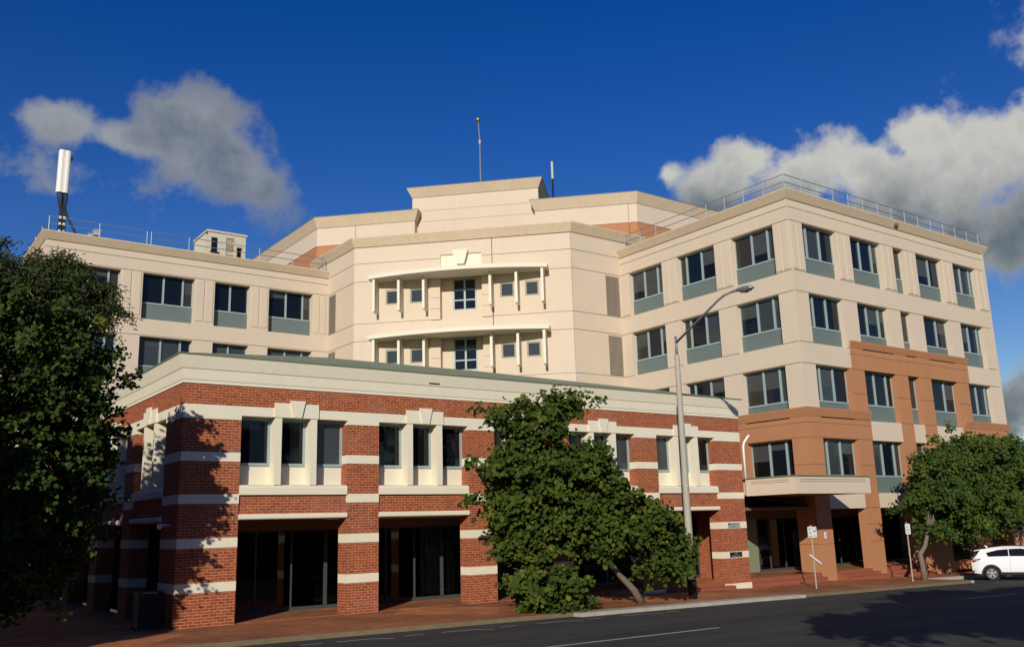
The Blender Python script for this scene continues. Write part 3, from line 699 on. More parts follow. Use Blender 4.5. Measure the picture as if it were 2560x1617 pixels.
# face B, the street front of the right wing
WB = [((40.72, 43.75), (41.40, 42.55)), ((45.07, 48.10), (46.33, 47.48)), ((49.35, 50.50), ()), ((51.80, 54.74), (53.6,)), ((56.05, 58.88), (57.4, 58.5))]
it = grooves(XA, XBE, [18.98, 18.24, 15.47, 14.34, 11.62, 10.49, 19.40])
it += panels([(39.60, 40.70), (43.78, 45.04), (48.13, 49.32), (50.53, 51.77), (54.77, 56.02), (58.91, 60.15)])
O = 'orange'
it += [(43.90, 56.15, 10.47, 11.66, -.03, O), (43.75, 45.12, -.9, 10.47, 0, O), (48.10, 49.35, -.9, 10.47, 0, O), (50.50, 51.80, -.9, 10.47, 0, O), (54.74, 56.15, -.9, 10.47, 0, O),
       (XA, 45.15, 6.63, 8.2, 0, O), (XA, 45.15, 3.8, 6.64, 0, O), (54.95, XBE, 6.63, 8.1, 0, O), (49.35, 51.80, -.9, 3.06, 0, O), (58.88, XBE, -.9, 6.64, 0, O), (XA, 40.77, -.9, 6.64, 0, O),
       (40.77, 43.83, 3.06, 3.8, 0, 'cream'), (56.15, 58.88, 3.06, 3.83, 0, 'cream')]
it += [(43.75, 56.15, 11.27, 11.30, -.005, O)]
for a, b in ((43.75, 45.12), (48.10, 49.35), (50.50, 51.80), (54.74, 56.15)):
    it += [(a, b, z-.016, z+.016, .035, O) for z in (9.13, 7.68, 5.27)]+[(a, b, z-.016, z+.016, .035, O) for z in (3.08, 2.22, 1.34)]
it += [(XA, 45.15, 7.41-.015, 7.41+.015, .03, O), (XA, 45.15, 6.64, 6.67, .03, O), (XA, 40.72, 5.27, 5.30, .03, O), (XA, 40.77, 2.20, 2.23, .03, O), (XA, 40.77, 1.33, 1.36, .03, O)]
for (a, b), _ in WB:
    for L in range(4): it.append(hole(a, b, BOTS[L], HEADS[L]))
it += [(40.77, 43.83, -.9, 3.06, .5, None), (45.12, 48.10, -.9, 3.06, .5, None), (51.80, 54.74, -.9, 3.06, .5, None), (56.15, 58.88, -.9, 3.06, .5, None)]
put(hwall(FBB, XA, XBE, -.9, 19.43, 'cream', it))
for (a, b), bars in WB:
    for L in range(4): cream_window(FBB, a, b, L, bars, kinds() if b-a > 2 else ['glassR'])
# side wall of the right wing towards the right, and hidden backs, so that no light leaks in
mb = MB(); mb.box(XBE-.3, XBE-.002, YF+.003, 62, -.9, 19.43, 'cream'); mb.build('wall', off)
# face C, the left wing
WC = [((9.15, 12.22), (10.5, 11.62)), ((13.49, 16.58), (14.8, 15.96)), ((17.83, 20.09), (18.92,)), ((21.36, 24.40), (22.66, 23.83))]
it = grooves(XCE, XIL, [18.98, 18.24, 14.34, 10.49, 19.40])
it += panels([(8.15, 9.1), (12.25, 13.46), (16.61, 17.80), (20.12, 21.33), (24.43, 25.40)])
for (a, b), _ in WC:
    for L in range(3): it.append(hole(a, b, BOTS[L]-.08, HEADS[L]-.04, .42))
put(hwall(FC, XCE, XIL, 3, 19.43, 'cream', it))
for i, ((a, b), bars) in enumerate(WC):
    for L in range(3):
        cream_window(FC, a, b, L, bars, ['glassB', 'glassB', 'glassR'] if L == 0 else ['glassG', 'glassG', 'glassN'], .42)
it = grooves(YC, 75, [18.98, 18.24, 15.47, 14.34, 11.62, 10.49, 19.40])
for a in (58, 62.3, 66.6):
    for L in range(3): it.append(hole(a, a+3, BOTS[L], HEADS[L]))
FCL = frame((XCE, 0, 0), (0, 1, 0), (1, 0, 0))
put(hwall(FCL, YC, 75, 3, 19.43, 'cream', it))
for a in (58, 62.3, 66.6):
    for L in range(3): cream_window(FCL, a, a+3, L, (a+1.1, a+2.1), kinds())
# facets and the diagonal centre
LV = [(15.46, 18.12), (11.60, 14.22)]
it = grooves(0, 6.3, [20.54, 19.45, 18.24, 15.47, 14.34, 11.62])
for z0, z1 in LV: it.append((2.79, 3.97, z0, z1, .12, None))
put(hwall(FR, 0, 6.3, 7, 20.57, 'cream', it))
it = grooves(0, 6.5, [20.54, 19.45, 18.24, 15.47, 14.34, 11.62])
for z0, z1 in LV: it.append((2.72, 3.84, z0, z1, .12, None))
put(hwall(FLt, 0, 6.5, 7, 20.57, 'cream', it))
def louvre(fr, a, b, z0, z1):
    mb = MB(); mb.box(a-.02, b+.02, .10, .13, z0-.02, z1+.02, 'dark', fr); lv = mb.build('louvre_vent', off)
    mb = MB(); n = 20
    for i in range(n):
        z = z0+(z1-z0)*(i+.5)/n; h = (z1-z0)/n
        mb.prism([(.0, z-h*.30), (.0, z+h*.05), (.05, z+h*.30), (.05, z+h*.20)], lambda p, d: fr(d, p[0], p[1]), a, b, 'louvre')
    mb.build('slats', lv)
for z0, z1 in LV: louvre(FR, 2.79, 3.97, z0, z1); louvre(FLt, 2.72, 3.84, z0, z1)
LT = 14.07
it = grooves(0, LT, [20.54, 19.45, 18.24, 15.47, 14.34, 11.62, 10.49])
SQ = [(2.11, 3.02), (3.71, 4.63), (9.53, 10.43), (11.12, 12.00)]
for dz in (0, -3.88, -7.76):
    it += [(5.04, 5.70, 11.3+dz+4.15, 18.3+dz, -.10, 'cream'), (8.40, 9.06, 11.3+dz+4.15, 18.3+dz, -.10, 'cream'), (5.70, 8.40, 15.45+dz, 18.3+dz, .42, 'cream')]
    it += [(a, b, z-.012, z+.012, -.06, 'cream') for a, b in ((5.04, 5.70), (8.40, 9.06)) for z in (16.15+dz, 16.85+dz, 17.55+dz)]
    it += [(a, b, 16.62+dz, 17.58+dz, .10, None) for a, b in SQ]
    it += [(6.42, 7.94, 16.06+dz, 18.12+dz, .50, None)]
it += [(5.73, 8.39, 18.75, 19.67, .10, 'white'), (9.05, 9.09, 7, 20.57, .08, 'dark')]
put(hwall(FD, 0, LT, 7, 20.57, 'cream', it))
for dz in (0, -3.88, -7.76):
    for a, b in SQ:
        mb = MB(); t = .10; z0, z1 = 16.62+dz, 17.58+dz
        mb.box(a, a+t, .03, .11, z0, z1, 'taupe', FD); mb.box(b-t, b, .03, .11, z0, z1, 'taupe', FD); mb.box(a+t, b-t, .03, .11, z0, z0+t, 'taupe', FD); mb.box(a+t, b-t, .03, .11, z1-t, z1, 'taupe', FD)
        w = mb.build('window', off, label='small square window' if dz else None)
        mb = MB(); mb.box(a+t, b-t, .08, .10, z0+t, z1-t, 'glassG', FD); mb.build('pane', w)
    a, b, z0, z1 = 6.42, 7.94, 16.06+dz, 18.12+dz
    mb = MB(); t = .09; m_ = (a+b)/2
    for x0, x1 in ((a, a+t), (m_-.06, m_+.06), (b-t, b)): mb.box(x0, x1, .44, .53, z0, z1, 'frame', FD)
    for zz in (z0, z0+.62, z0+1.28, z1-t):
        mb.box(a+t, m_-.06, .44, .53, zz, zz+t, 'frame', FD); mb.box(m_+.06, b-t, .44, .53, zz, zz+t, 'frame', FD)
    w = mb.build('window', off)
    mb = MB(); mb.box(a+t, b-t, .49, .51, z0+t, z1-t, 'glassB', FD); mb.build('pane', w)
# keystone and bowed sunshades with hanging fins
mb = MB(); mb.prism([(6.84, 18.93), (7.30, 18.93), (7.56, 19.86), (6.53, 19.86)], lambda p, d: FD(p[0], d, p[1]), -.28, .02, 'sunshade'); mb.build('keystone', off)
for dz in (0, -3.88):
    mb = MB(); N = 40; t0, t1 = 1.22, 12.66; outer = []
    for i in range(N+1):
        t = t0+(t1-t0)*i/N; k = (2*(t-t0)/(t1-t0)-1); outer.append((t, -(0.95+.85*(1-k*k))))
    for i in range(N):
        (a, p), (b, q_) = outer[i], outer[i+1]; zb, zt = 18.13+dz, 18.37+dz
        mb.poly([FD(a, p, zb), FD(b, q_, zb), FD(b, q_, zt), FD(a, p, zt)], 'sunshade')
        mb.poly([FD(a, p, zt), FD(b, q_, zt), FD(b, .0, zt), FD(a, .0, zt)], 'sunshade')
        mb.poly([FD(a, p, zb), FD(b, q_, zb), FD(b, .0, zb), FD(a, .0, zb)], 'sunshade')
    for t, p in (outer[0], outer[-1]): mb.poly([FD(t, p, 18.13+dz), FD(t, 0, 18.13+dz), FD(t, 0, 18.37+dz), FD(t, p, 18.37+dz)], 'sunshade')
    sh = mb.build('sunshade', off)
    for t in (1.51, 3.13, 4.74, 8.98, 10.62, 12.24):
        mb = MB(); mb.box(t, t+.16, -.93, -.10, 16.02+dz, 18.128+dz, 'sunshade', FD); mb.build('fin', sh)
# coping round the wings, facets and centre
CP = lambda z0, z1, o=.26: [(0, z0), (.03, z0), (o, z1-.06), (o, z1), (-.32, z1), (-.32, z0-.6)]
sweep([(XBE, 62), (XBE, YF), (XA, YF), (XA, YIR+.02)], CP(19.43, 19.92), 'coping', 1).build('parapet', off)
sweep([(XIL+.02, YC), (XCE, YC), (XCE, 75)], CP(19.43, 19.90), 'coping', 1).build('parapet', off)
sweep([(XCR+6.3, YIR), (XCR, YIR), (XIL, YCL), (XIL, YCL+6.5)], CP(20.57, 21.17, .30), 'coping', 1).build('parapet', off)
# ochre cornices
OP = lambda z0, z1: [(0, z0), (.02, z0), (.13, z1-.05), (.13, z1), (-.02, z1)]
sweep([(45.15, YF), (XA, YF), (XA, 33.6)], OP(7.74, 8.19), 'orange', 1).build('cornice', off)
sweep([(56.15, YF-.03), (43.90, YF-.03)], OP(11.66, 12.03), 'orange', 1).build('cornice', off)
sweep([(XBE, 40), (XBE, YF), (54.95, YF)], OP(7.68, 8.09), 'orange', 1).build('cornice', off)
# roofs
mb = MB(); mb.poly([(XA, YF, 19.3), (XBE, YF, 19.3), (XBE, 75, 19.3), (XCE, 75, 19.3), (XCE, YC, 19.3), (XIL, YC, 19.3), (XIL+.7, YCL+.7, 19.3), (XCR+.7, YIR+.7, 19.3), (XA, YIR, 19.3)], 'roofm'); mb.build('roof', off)
# second tier, set back
ST = 4.6
def dp(t, s): return (XIL+S2*(s+t), YCL+S2*(s-t))
TL, TR = dp(-4.35, ST), dp(18.28, ST)
e1, e2 = dp(2.82, ST), dp(11.33, ST); b1, b2 = dp(2.82, ST+7), dp(11.33, ST+7)
def tier(path, back):
    prof = [(0, 19.3), (0, 22.36), (.0, 22.36), (.035, 22.36), (.035, 22.46), (0, 22.46), (0, 23.74)]
    for i in range(len(path)-1):
        P = [Vector(p) for p in path]
    sweep(path, [(0, 19.3), (0, 22.40)], 'orange', -1, closed_ends=False).build('painted_wall', off)
    sweep(path, [(0, 22.40), (.04, 22.40), (.04, 22.50), (0, 22.52), (0, 23.0), (0, 23.70), (-.03, 23.70), (-.03, 23.73), (0, 23.73)], 'cream', -1, closed_ends=False).build('wall', off)
    sweep(path, [(0, 23.73), (.02, 23.73), (.30, 24.42), (.30, 24.46), (-.3, 24.46)], 'coping', -1).build('parapet', off)
    sweep(path, [(.28, 24.455), (.32, 24.455), (.32, 24.50), (-.3, 24.505)], 'green', -1).build('roof_edge', off)
    mb = MB(); mb.poly([(p[0], p[1], 24.3) for p in path]+[(p[0], p[1], 24.3) for p in back], 'roofm'); mb.build('roof', off)
tier([(TL[0], 76), TL, e1, b1], [(TL[0]+8, 76)])
tier([b2, e2, TR, (58, TR[1])], [(58, TR[1]+14)])
for t in (2.3-4.4+.6, 17.7):          # movement joints
    p = dp(t, ST-.004); mb = MB(); mb.box(-.012, .012, -.004, .004, 19.4, 23.7, 'dark', lambda a, b, c: Vector((p[0], p[1], 0))+Vector((S2, -S2, 0))*a+Vector((S2, S2, 0))*b+Vector((0, 0, c))); mb.build('joint', off)
# tower
SW = 5.3
pa, pb_, pc, pd = dp(2.47, SW+6), dp(2.47, SW), dp(11.53, SW), dp(11.53, SW+6)
tw = [pa, pb_, pc, pd]
sweep(tw, [(0, 19.3), (0, 23.83), (-.03, 23.83), (-.03, 23.86), (0, 23.86), (0, 24.62), (-.03, 24.62), (-.03, 24.65), (0, 24.65), (0, 25.66), (-.03, 25.66), (-.03, 25.69), (0, 25.69)], 'cream', -1, closed_ends=False).build('wall', off)
sweep(tw, [(0, 25.69), (.02, 25.69), (.32, 26.30), (.32, 26.34), (-.3, 26.34)], 'coping', -1).build('parapet', off)
sweep(tw, [(.30, 26.335), (.34, 26.335), (.34, 26.38), (-.3, 26.385)], 'green', -1).build('roof_edge', off)
mb = MB(); mb.poly([(p[0], p[1], 26.2) for p in tw], 'roofm'); mb.poly([(pa[0], pa[1], 19.3), (pd[0], pd[1], 19.3), (pd[0], pd[1], 26.3), (pa[0], pa[1], 26.3)], 'cream'); mb.build('roof', off)
# ground floor behind the columns: soffit, bulkhead, glazing, floor, steps
mb = MB(); mb.box(X1B+.01, XBE-.32, YF+.37, 32.1, 3.062, 3.2, 'soffit'); mb.build('soffit', off)
mb = MB(); mb.box(X1B+.01, XBE-.32, 31.98, 32.15, 2.68, 3.06, 'soffit'); mb.box(X1B+.01, XA+.2, 32.0, 32.15, 3.06, 3.9, 'soffit'); mb.build('bulkhead', off)
mb = MB(); mb.box(X1B+.01, XBE-.32, YF+.02, 35, -.5, 0.0, 'pave'); mb.build('entry_floor', off)
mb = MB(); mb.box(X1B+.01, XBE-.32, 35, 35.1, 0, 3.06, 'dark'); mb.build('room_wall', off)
shopfront(off, 38.75, 43.9, 32.0, .0, 2.68, [38.8, 39.7, 40.93, 42.13, 43.3]); shopfront(off, 44.2, 48.6, 32.0, .0, 2.68, [44.3, 45.76, 47.2, 48.5]); shopfront(off, 48.8, 59.5, 32.0, .0, 2.68, [49, 51.9, 53.3, 54.6, 56.4, 58])
mb = MB(); mb.box(X1B+.02, 38.74, 31.95, 32.1, 0, 2.68, 'palegreen'); mb.build('panel', off)
def steps(x0, x1, y, z1, n, run=.3):
    for i in range(n):
        zt = -z1*(i)/n-.002 if i else -.002
        zt = -.002-(z1/n)*i
        mb = MB(); mb.box(x0, x1+(.25*i if x0 > 40 else 0), y-run*i, y+.012 if i == 0 else y-run*(i-1), -1.2, zt, 'stepb'); st = mb.build('step', off)
steps(X1B+.04, XA-.02, YF-.02, .36, 2); steps(40.79, 43.81, YF-.02, .42, 3); steps(45.14, 48.08, YF-.02, .52, 3)
# step from the brick arcade where the pavement has begun to fall
mb = MB(); mb.box(28.5, 32.16, YB0-.02, YB0+.1, -.9, 0.005, 'stepb'); mb.box(28.5, 32.5, YB0-.36, YB0-.02, -.9, -.17, 'stepb'); mb.build('step', brickb)
# canopy over the entry
cx0, cx1, cy0, cy1 = X1B+.01, 39.5, 25.65, 31.9
mb = MB()
mb.box(cx0, cx1, cy0, cy1, 3.71, 3.76, 'soffit'); mb.box(cx0+.15, cx1-.15, cy0+.15, cy1, 3.761, 4.42, 'coping')
canopy = mb.build('canopy', off)
mb = MB()
fr1 = frame((0, cy0-.02, 0), (1, 0, 0), (0, 1, 0)); fr2 = frame((cx0-.02, 0, 0), (0, 1, 0), (1, 0, 0)); fr3 = frame((cx1+.02, 0, 0), (0, 1, 0), (-1, 0, 0))
for fr, a, b in ((fr1, cx0-.02, cx1+.02), (fr2, cy0-.02, 28.4), (fr3, cy0-.02, 28.8)):
    w = hwall(fr, a, b, 3.70, 4.45, 'cream', [(a+.35, b-.3, 4.31, 4.335, .04, 'cream'), (a+.35, b-.3, 4.22, 4.245, .04, 'cream')])
    for k, q_ in w.items(): q_.build('fascia', canopy)
mb = MB(); mb.box(cx0-.06, cx1+.06, cy0-.06, cy1, 4.452, 4.51, 'green'); mb.build('capping', canopy)
# scupper in the coping, small number plate on the corner column, bent vent pipe
mb = MB(); mb.box(49.6, 49.95, YF-.24, YF-.05, 19.55, 19.72, 'soffit'); mb.build('scupper', off)
o = MB(); o.box(40.02, 40.19, YF-.012, YF-.001, 1.63, 1.92, 'whitep'); o.box(40.08, 40.12, YF-.015, YF-.0125, 1.70, 1.85, 'ink')
tag(o.build('number_plate'), 'small white plate with a dark mark on the ochre corner column', 'sign')
o = MB(); o.tube([(34.3, 28.68, 4.52), (34.3, 28.68, 6.02), (34.36, 28.66, 6.2), (34.6, 28.6, 6.5), (34.66, 28.55, 6.52)], .055, 'whitep', 10)
tag(o.build('vent_pipe', smooth=True), 'white bent vent pipe rising from the entry canopy', 'pipe')

# ------------------------------------------------------------------ things on the roofs
def railing(name, path, spacing, zbase, label, hgt=.95, posts=True, key='greyrail'):
    P = [Vector(p) for p in path]; root = empty(name, (P[0].x, P[0].y, zbase), label, 'railing', 'roof railings')
    for h, nm in ((hgt, 'top_rail'), (hgt*.55, 'middle_rail')):
        mb = MB(); mb.tube([(p.x, p.y, zbase+h) for p in P], .024, key, 6); mb.build(nm, root)
    done = set()
    for a, b in zip(P, P[1:]):
        L = (b-a).length; n = max(1, round(L/spacing))
        for i in range(n+1):
            q = a+(b-a)*i/n; k = (round(q.x, 1), round(q.y, 1))
            if k in done: continue
            done.add(k); mb = MB(); mb.tube([(q.x, q.y, zbase-.3), (q.x, q.y, zbase+hgt)], .024, 'steel', 6); mb.build('post', root)
    return root
RA = railing('roof_railing', [(XA+.12, 41.5), (XA+.12, YF+.12), (XBE-.15, YF+.12)], 1.45, 19.90, 'long grey railing along the edge of the right wing roof')
mb = MB(); mb.tube([(XA+.12, 41.5, 20.85), (XA+.12, 40.2, 19.95)], .02, 'greyrail', 6); mb.tube([(XA+.12, 41.5, 20.3), (XA+.3, 41.2, 19.9)], .02, 'greyrail', 6); mb.build('brace', RA)
RC = railing('roof_railing', [(XCE+.1, 72), (XCE+.1, YC+.1), (13.6, YC+.1)], 2.25, 19.88, 'grey railing on the left wing roof from the antenna to the double post')
RD = railing('roof_railing', [(13.85, YC+.1), (XIL-.3, YC+.1)], 2.1, 19.88, 'grey railing on the left wing roof in front of the cream hut')
mb = MB(); mb.tube([(XIL-.3, YC+.1, 20.83), (XIL-.3, YC+1.3, 19.9)], .02, 'greyrail', 6); mb.tube([(XIL-.3, YC+.1, 20.5), (XIL-.9, YC+.3, 19.9)], .02, 'greyrail', 6); mb.build('brace', RD)
# mobile phone antenna
an = empty('phone_antenna', (9.0, 57.2, 19.3), 'tall white twin-lobed phone antenna on a dark cabled mast above the left wing', 'antenna')
mb = MB(); pts = []
for cxl, w0, w1 in ((8.93-.15, math.pi*.95, 2*math.pi-1.02), (8.93+.15, math.pi+1.02, 2*math.pi+.05)):
    for i in range(9):
        w = w0+(w1-w0)*i/8; pts.append((cxl+.175*math.cos(w), 57.2+.13*math.sin(w)))
pts += [(9.27, 57.38), (8.59, 57.38)]
mb.prism(pts, lambda p, d: (p[0], p[1], d), 22.78, 25.45, 'antenna'); mb.build('panel', an)
mb = MB(); mb.tube([(9.0, 57.32, 19.3), (9.0, 57.32, 22.9)], .09, 'black', 8); mb.tube([(8.99, 57.3, 25.4), (8.99, 57.3, 25.52)], .012, 'steel', 6); mb.build('mast', an)
for dx, s_ in ((-.28, -.1), (-.16, .02), (-.05, .0), (.09, .05), (.2, .02), (.28, .14)):
    mb = MB(); mb.tube([(8.95+dx, 57.22, 22.8), (8.97+dx*.9, 57.15, 22.3), (9.0+dx*.45, 57.12, 21.6), (9.02+dx*.5+s_*.4, 57.14, 20.7), (9.0+dx*.8, 57.2, 19.4)], .035, 'black', 6); mb.build('cable', an)
mb = MB(); mb.tube([(9.1, 57.2, 22.0), (9.3, 57.15, 21.3), (9.7, 57.0, 20.5), (10.1, 56.9, 19.6)], .07, 'black', 7); mb.build('cable_bundle', an)
for z in (19.9, 20.25, 20.7, 21.1):
    for dx in (-.1, .12): mb = MB(); mb.box(9.0+dx-.06, 9.0+dx+.06, 57.0, 57.1, z, z+.16, 'whitep'); mb.build('cable_clamp', an)
mb = MB(); mb.box(9.28, 9.36, 57.2, 57.3, 24.9, 25.15, 'black'); mb.build('bracket', an)
eq = empty('camera_unit', (10.9, 57.2, 19.4), 'small grey roof-edge flood unit to the right of the phone antenna', 'equipment')
mb = MB(); mb.box(10.8, 11.16, 57.0, 57.4, 20.42, 20.72, 'steel'); mb.box(10.78, 11.2, 56.95, 57.45, 20.72, 20.76, 'whitep'); mb.build('housing', eq)
mb = MB(); mb.box(10.85, 11.1, 57.1, 57.3, 19.3, 20.42, 'black'); mb.build('stand', eq)
mb = MB(); mb.box(10.5, 10.75, 57.1, 57.3, 19.3, 20.5, 'steel'); mb.build('junction_box', eq)
# plant hut
hx0, hx1, hy0, hy1, hz = 18.05, 20.62, 58.5, 61.3, 22.42
hut = empty('roof_hut', (19.3, 60, 19.3), 'cream metal plant hut with a small window and louvred door on the left wing roof', 'hut')
HF = frame((0, hy0, 0), (1, 0, 0), (0, 1, 0))
w = hwall(HF, hx0, hx1, 19.3, hz-.12, 'hutm', [(18.29, 18.73, 20.98, 21.95, .05, None), (19.30, 19.86, 19.3, 22.05, .08, None), (20.02, 20.42, 19.3, 21.5, .3, None)])
w['hutm'].build('wall', hut)
mb = MB(); mb.box(hx0, hx1, hy0+.4, hy1, 19.3, hz-.12, 'hutm')
for i in range(12): mb.box(hx0-.02, hx0, hy0+.42+.22*i, hy0+.46+.22*i, 19.3, hz-.13, 'hutm')
mb.build('wall', hut)
mb = MB(); mb.box(hx0-.08, hx1+.08, hy0-.08, hy1+.1, hz-.12, hz, 'hutm'); mb.build('roof', hut)
mb = MB(); mb.box(18.27, 18.75, hy0+.02, hy0+.06, 20.96, 21.97, 'frame'); wf = mb.build('window', hut)
mb = MB(); mb.box(18.32, 18.70, hy0+.005, hy0+.018, 21.0, 21.93, 'glassN'); mb.build('pane', wf)
mb = MB(); mb.box(18.22, 18.80, hy0-.12, hy0-.01, 20.90, 20.955, 'black'); mb.build('sill', hut)
mb = MB(); mb.box(19.30, 19.86, hy0+.06, hy0+.10, 19.3, 22.0, 'hutm'); lv = mb.build('door', hut)
for z0, z1 in ((21.78, 21.97), (21.1, 21.65), (20.4, 20.95), (19.7, 20.25)):
    mb = MB()
    for i in range(6):
        z = z0+(z1-z0)*(i+.5)/6; mb.box(19.33, 19.83, hy0+.03, hy0+.058, z-.02, z+.025, 'coping')
    mb.box(19.33, 19.83, hy0+.0585, hy0+.0595, z0, z1, 'dark'); mb.build('louvre', lv)
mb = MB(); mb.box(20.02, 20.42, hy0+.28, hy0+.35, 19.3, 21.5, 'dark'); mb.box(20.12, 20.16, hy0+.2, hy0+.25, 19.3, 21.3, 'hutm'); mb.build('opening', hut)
# flagpole and whip antenna on the tower
p = dp(6.95, 8.0)
fp = empty('flagpole', (p[0], p[1], 26.2), 'slim dark flagpole with a bronze ball finial on the central tower', 'pole')
mb = MB(); mb.tube([(p[0], p[1], 26.2), (p[0], p[1], 29.2), (p[0], p[1], 30.8), (p[0]-.06, p[1]+.06, 32.35)], [.06, .055, .05, .04], 'greyrail', 8); mb.build('pole', fp)
mb = MB(); mb.tube([(p[0], p[1], 30.55), (p[0], p[1], 30.85)], .085, 'steel', 8); mb.build('collar', fp)
bm = bmesh.new(); bmesh.ops.create_uvsphere(bm, u_segments=16, v_segments=12, radius=.2); me = bpy.data.meshes.new('ball'); bm.to_mesh(me); bm.free(); me.materials.append(MT['gold'])
for f in me.polygons: f.use_smooth = True
bo = bpy.data.objects.new('ball', me); C.objects.link(bo); bo.parent = fp; bo.location = (-.07, .07, 6.3)
p = dp(12.3, 8.0)
wa = empty('whip_antenna', (p[0], p[1], 24.3), 'short dark whip antenna with a pale tip beside the tower', 'antenna')
mb = MB(); mb.tube([(p[0], p[1], 24.3), (p[0], p[1], 27.3)], .075, 'black', 8); mb.build('base_tube', wa)
mb = MB(); mb.tube([(p[0], p[1], 27.3), (p[0], p[1], 28.6), (p[0], p[1], 28.66)], [.085, .085, .05], 'hutm', 8); mb.build('tip', wa)
for t in (12.9, 18.2):
    p = dp(t, ST+.1)
# ------------------------------------------------------------------ street lamp
lx, ly = 26.82, 25.43
lp = empty('street_lamp', (lx, ly, pave_z(lx, ly)), 'tall street lamp with a pale tapered pole and an arm out over the road', 'street lamp')
mb = MB(); z0 = pave_z(lx, ly)-.1; mb.tube([(lx, ly, z0), (lx, ly, 1.0), (lx, ly, 5), (lx, ly, 9.15), (lx, ly, 9.22)], [.165, .155, .125, .10, .07], 'pole', 12); mb.build('pole', lp, smooth=True)
mb = MB(); mb.tube([(lx, ly, z0), (lx, ly, .42), (lx, ly, .48)], [.172, .165, .158], 'black', 12); mb.build('base_coating', lp, smooth=True)
mb = MB(); mb.tube([(lx, ly, 9.1), (lx, ly, 9.98)], [.06, .05], 'greyrail', 8); mb.tube([(lx, ly-.02, 9.72), (lx, 23.05, 10.98), (lx, 22.75, 11.10), (lx, 22.2, 11.17)], [.05, .045, .045, .045], 'greyrail', 8); mb.build('arm', lp, smooth=True)
mb = MB(); n = 9; L = [(22.42, .05, .05), (22.3, .075, .07), (22.14, .10, .085), (22.05, .165, .11), (21.85, .19, .14), (21.6, .185, .13), (21.42, .15, .09), (21.33, .05, .03)]
b = []
for y, w_, h in L:
    zc = 11.12 - (22.4-y)*.03; ring = []
    for i in range(12):
        a = math.pi*i/11; ring.append((lx+w_*math.cos(a), y, zc+h*math.sin(a)))
    b.append(ring)
for r0, r1 in zip(b, b[1:]):
    for i in range(11): mb.poly((r0[i], r0[i+1], r1[i+1], r1[i]), 'lamp')
    mb.poly((r0[0], r0[11], r1[11], r1[0]), 'lamp')
hd = mb.build('lamp_head', lp, smooth=False)
mb = MB(); b = []
for y, w_, h in ((22.03, .15, .02), (21.9, .17, .10), (21.7, .17, .13), (21.5, .14, .08), (21.4, .08, .02)):
    zc = 11.115-(22.4-y)*.03; b.append([(lx+w_*math.cos(math.pi*i/9), y, zc-h*math.sin(math.pi*i/9)) for i in range(10)])
for r0, r1 in zip(b, b[1:]):
    for i in range(9): mb.poly((r0[i], r0[i+1], r1[i+1], r1[i]), 'lens')
mb.build('lens', hd, smooth=True)
# ------------------------------------------------------------------ parking signs
def sign(x, y, ztop, w, h, zt, label, two, arm):
    zb = pave_z(x, y); r = empty('parking_sign', (x, y, zb), label, 'sign', 'parking signs on the kerb')
    mb = MB(); mb.tube([(x, y, zb-.1), (x, y, ztop)], .03, 'pole', 8); mb.build('post', r)
    mb = MB(); c = .04; x0, x1, z0, z1 = x-w/2+.02, x+w/2+.02, zt-h, zt
    mb.prism([(x0+c, z0), (x1-c, z0), (x1, z0+c), (x1, z1-c), (x1-c, z1), (x0+c, z1), (x0, z1-c), (x0, z0+c)], lambda p, d: (p[0], d, p[1]), y-.045, y-.037, 'whitep'); pn = mb.build('panel', r)
    yy = y-.0475
    def bar(a, b, c_, d, k): q = MB(); q.box(x0+a*w, x0+b*w, yy, yy+.0015, z0+c_*h, z0+d*h, k); return q.build('sign_marks', pn)
    if two:
        text_obj('2P', h*.36, face_y(x0+.08*w, yy, z1-.36*h), 'inkg', 'lettering', pn)
        q = MB(); cxx, czz, r0, r1 = x0+.74*w, z1-.22*h, .15*w, .19*w
        for i in range(20):
            a, b = 2*math.pi*i/20, 2*math.pi*(i+1)/20
            q.poly([(cxx+r0*math.cos(a), yy, czz+r0*math.sin(a)), (cxx+r1*math.cos(a), yy, czz+r1*math.sin(a)), (cxx+r1*math.cos(b), yy, czz+r1*math.sin(b)), (cxx+r0*math.cos(b), yy, czz+r0*math.sin(b))], 'inkr')
        q.build('sign_marks', pn)
        bar(.60, .90, .50, .58, 'inkr'); bar(.10, .42, .46, .50, 'inkg'); bar(.10, .42, .36, .40, 'inkg'); bar(.12, .40, .10, .17, 'inkg'); bar(.62, .9, .12, .17, 'inkr')
    else:
        text_obj('2P', h*.30, face_y(x0+.16*w, yy, z1-.36*h), 'inkg', 'lettering', pn)
        bar(.2, .8, .46, .50, 'inkg'); bar(.2, .8, .36, .40, 'inkg'); bar(.2, .7, .16, .21, 'inkg')
    if arm:
        mb = MB(); dx, dz = .75, -.40; n = Vector((-dz, 0, dx)).normalized()*.035; a = Vector((x-.33, y-.06, 1.06)); b = a+Vector((dx, 0, dz))
        mb.prism([0, 1, 2, 3], lambda i, d: tuple([a-n, b-n, b+n, a+n][i]+Vector((0, d, 0))), -.02, .02, 'whitep'); mb.build('tilted_plank', r)
    return r
sign(35.0, 25.86, 2.33, .63, .47, 2.27, 'parking sign with green and red marks and a tilted white plank, before the entry steps', True, True)
sign(42.1, 25.6, 2.30, .42, .50, 2.23, 'narrow white parking sign on a slim post beside the right street tree', False, False)

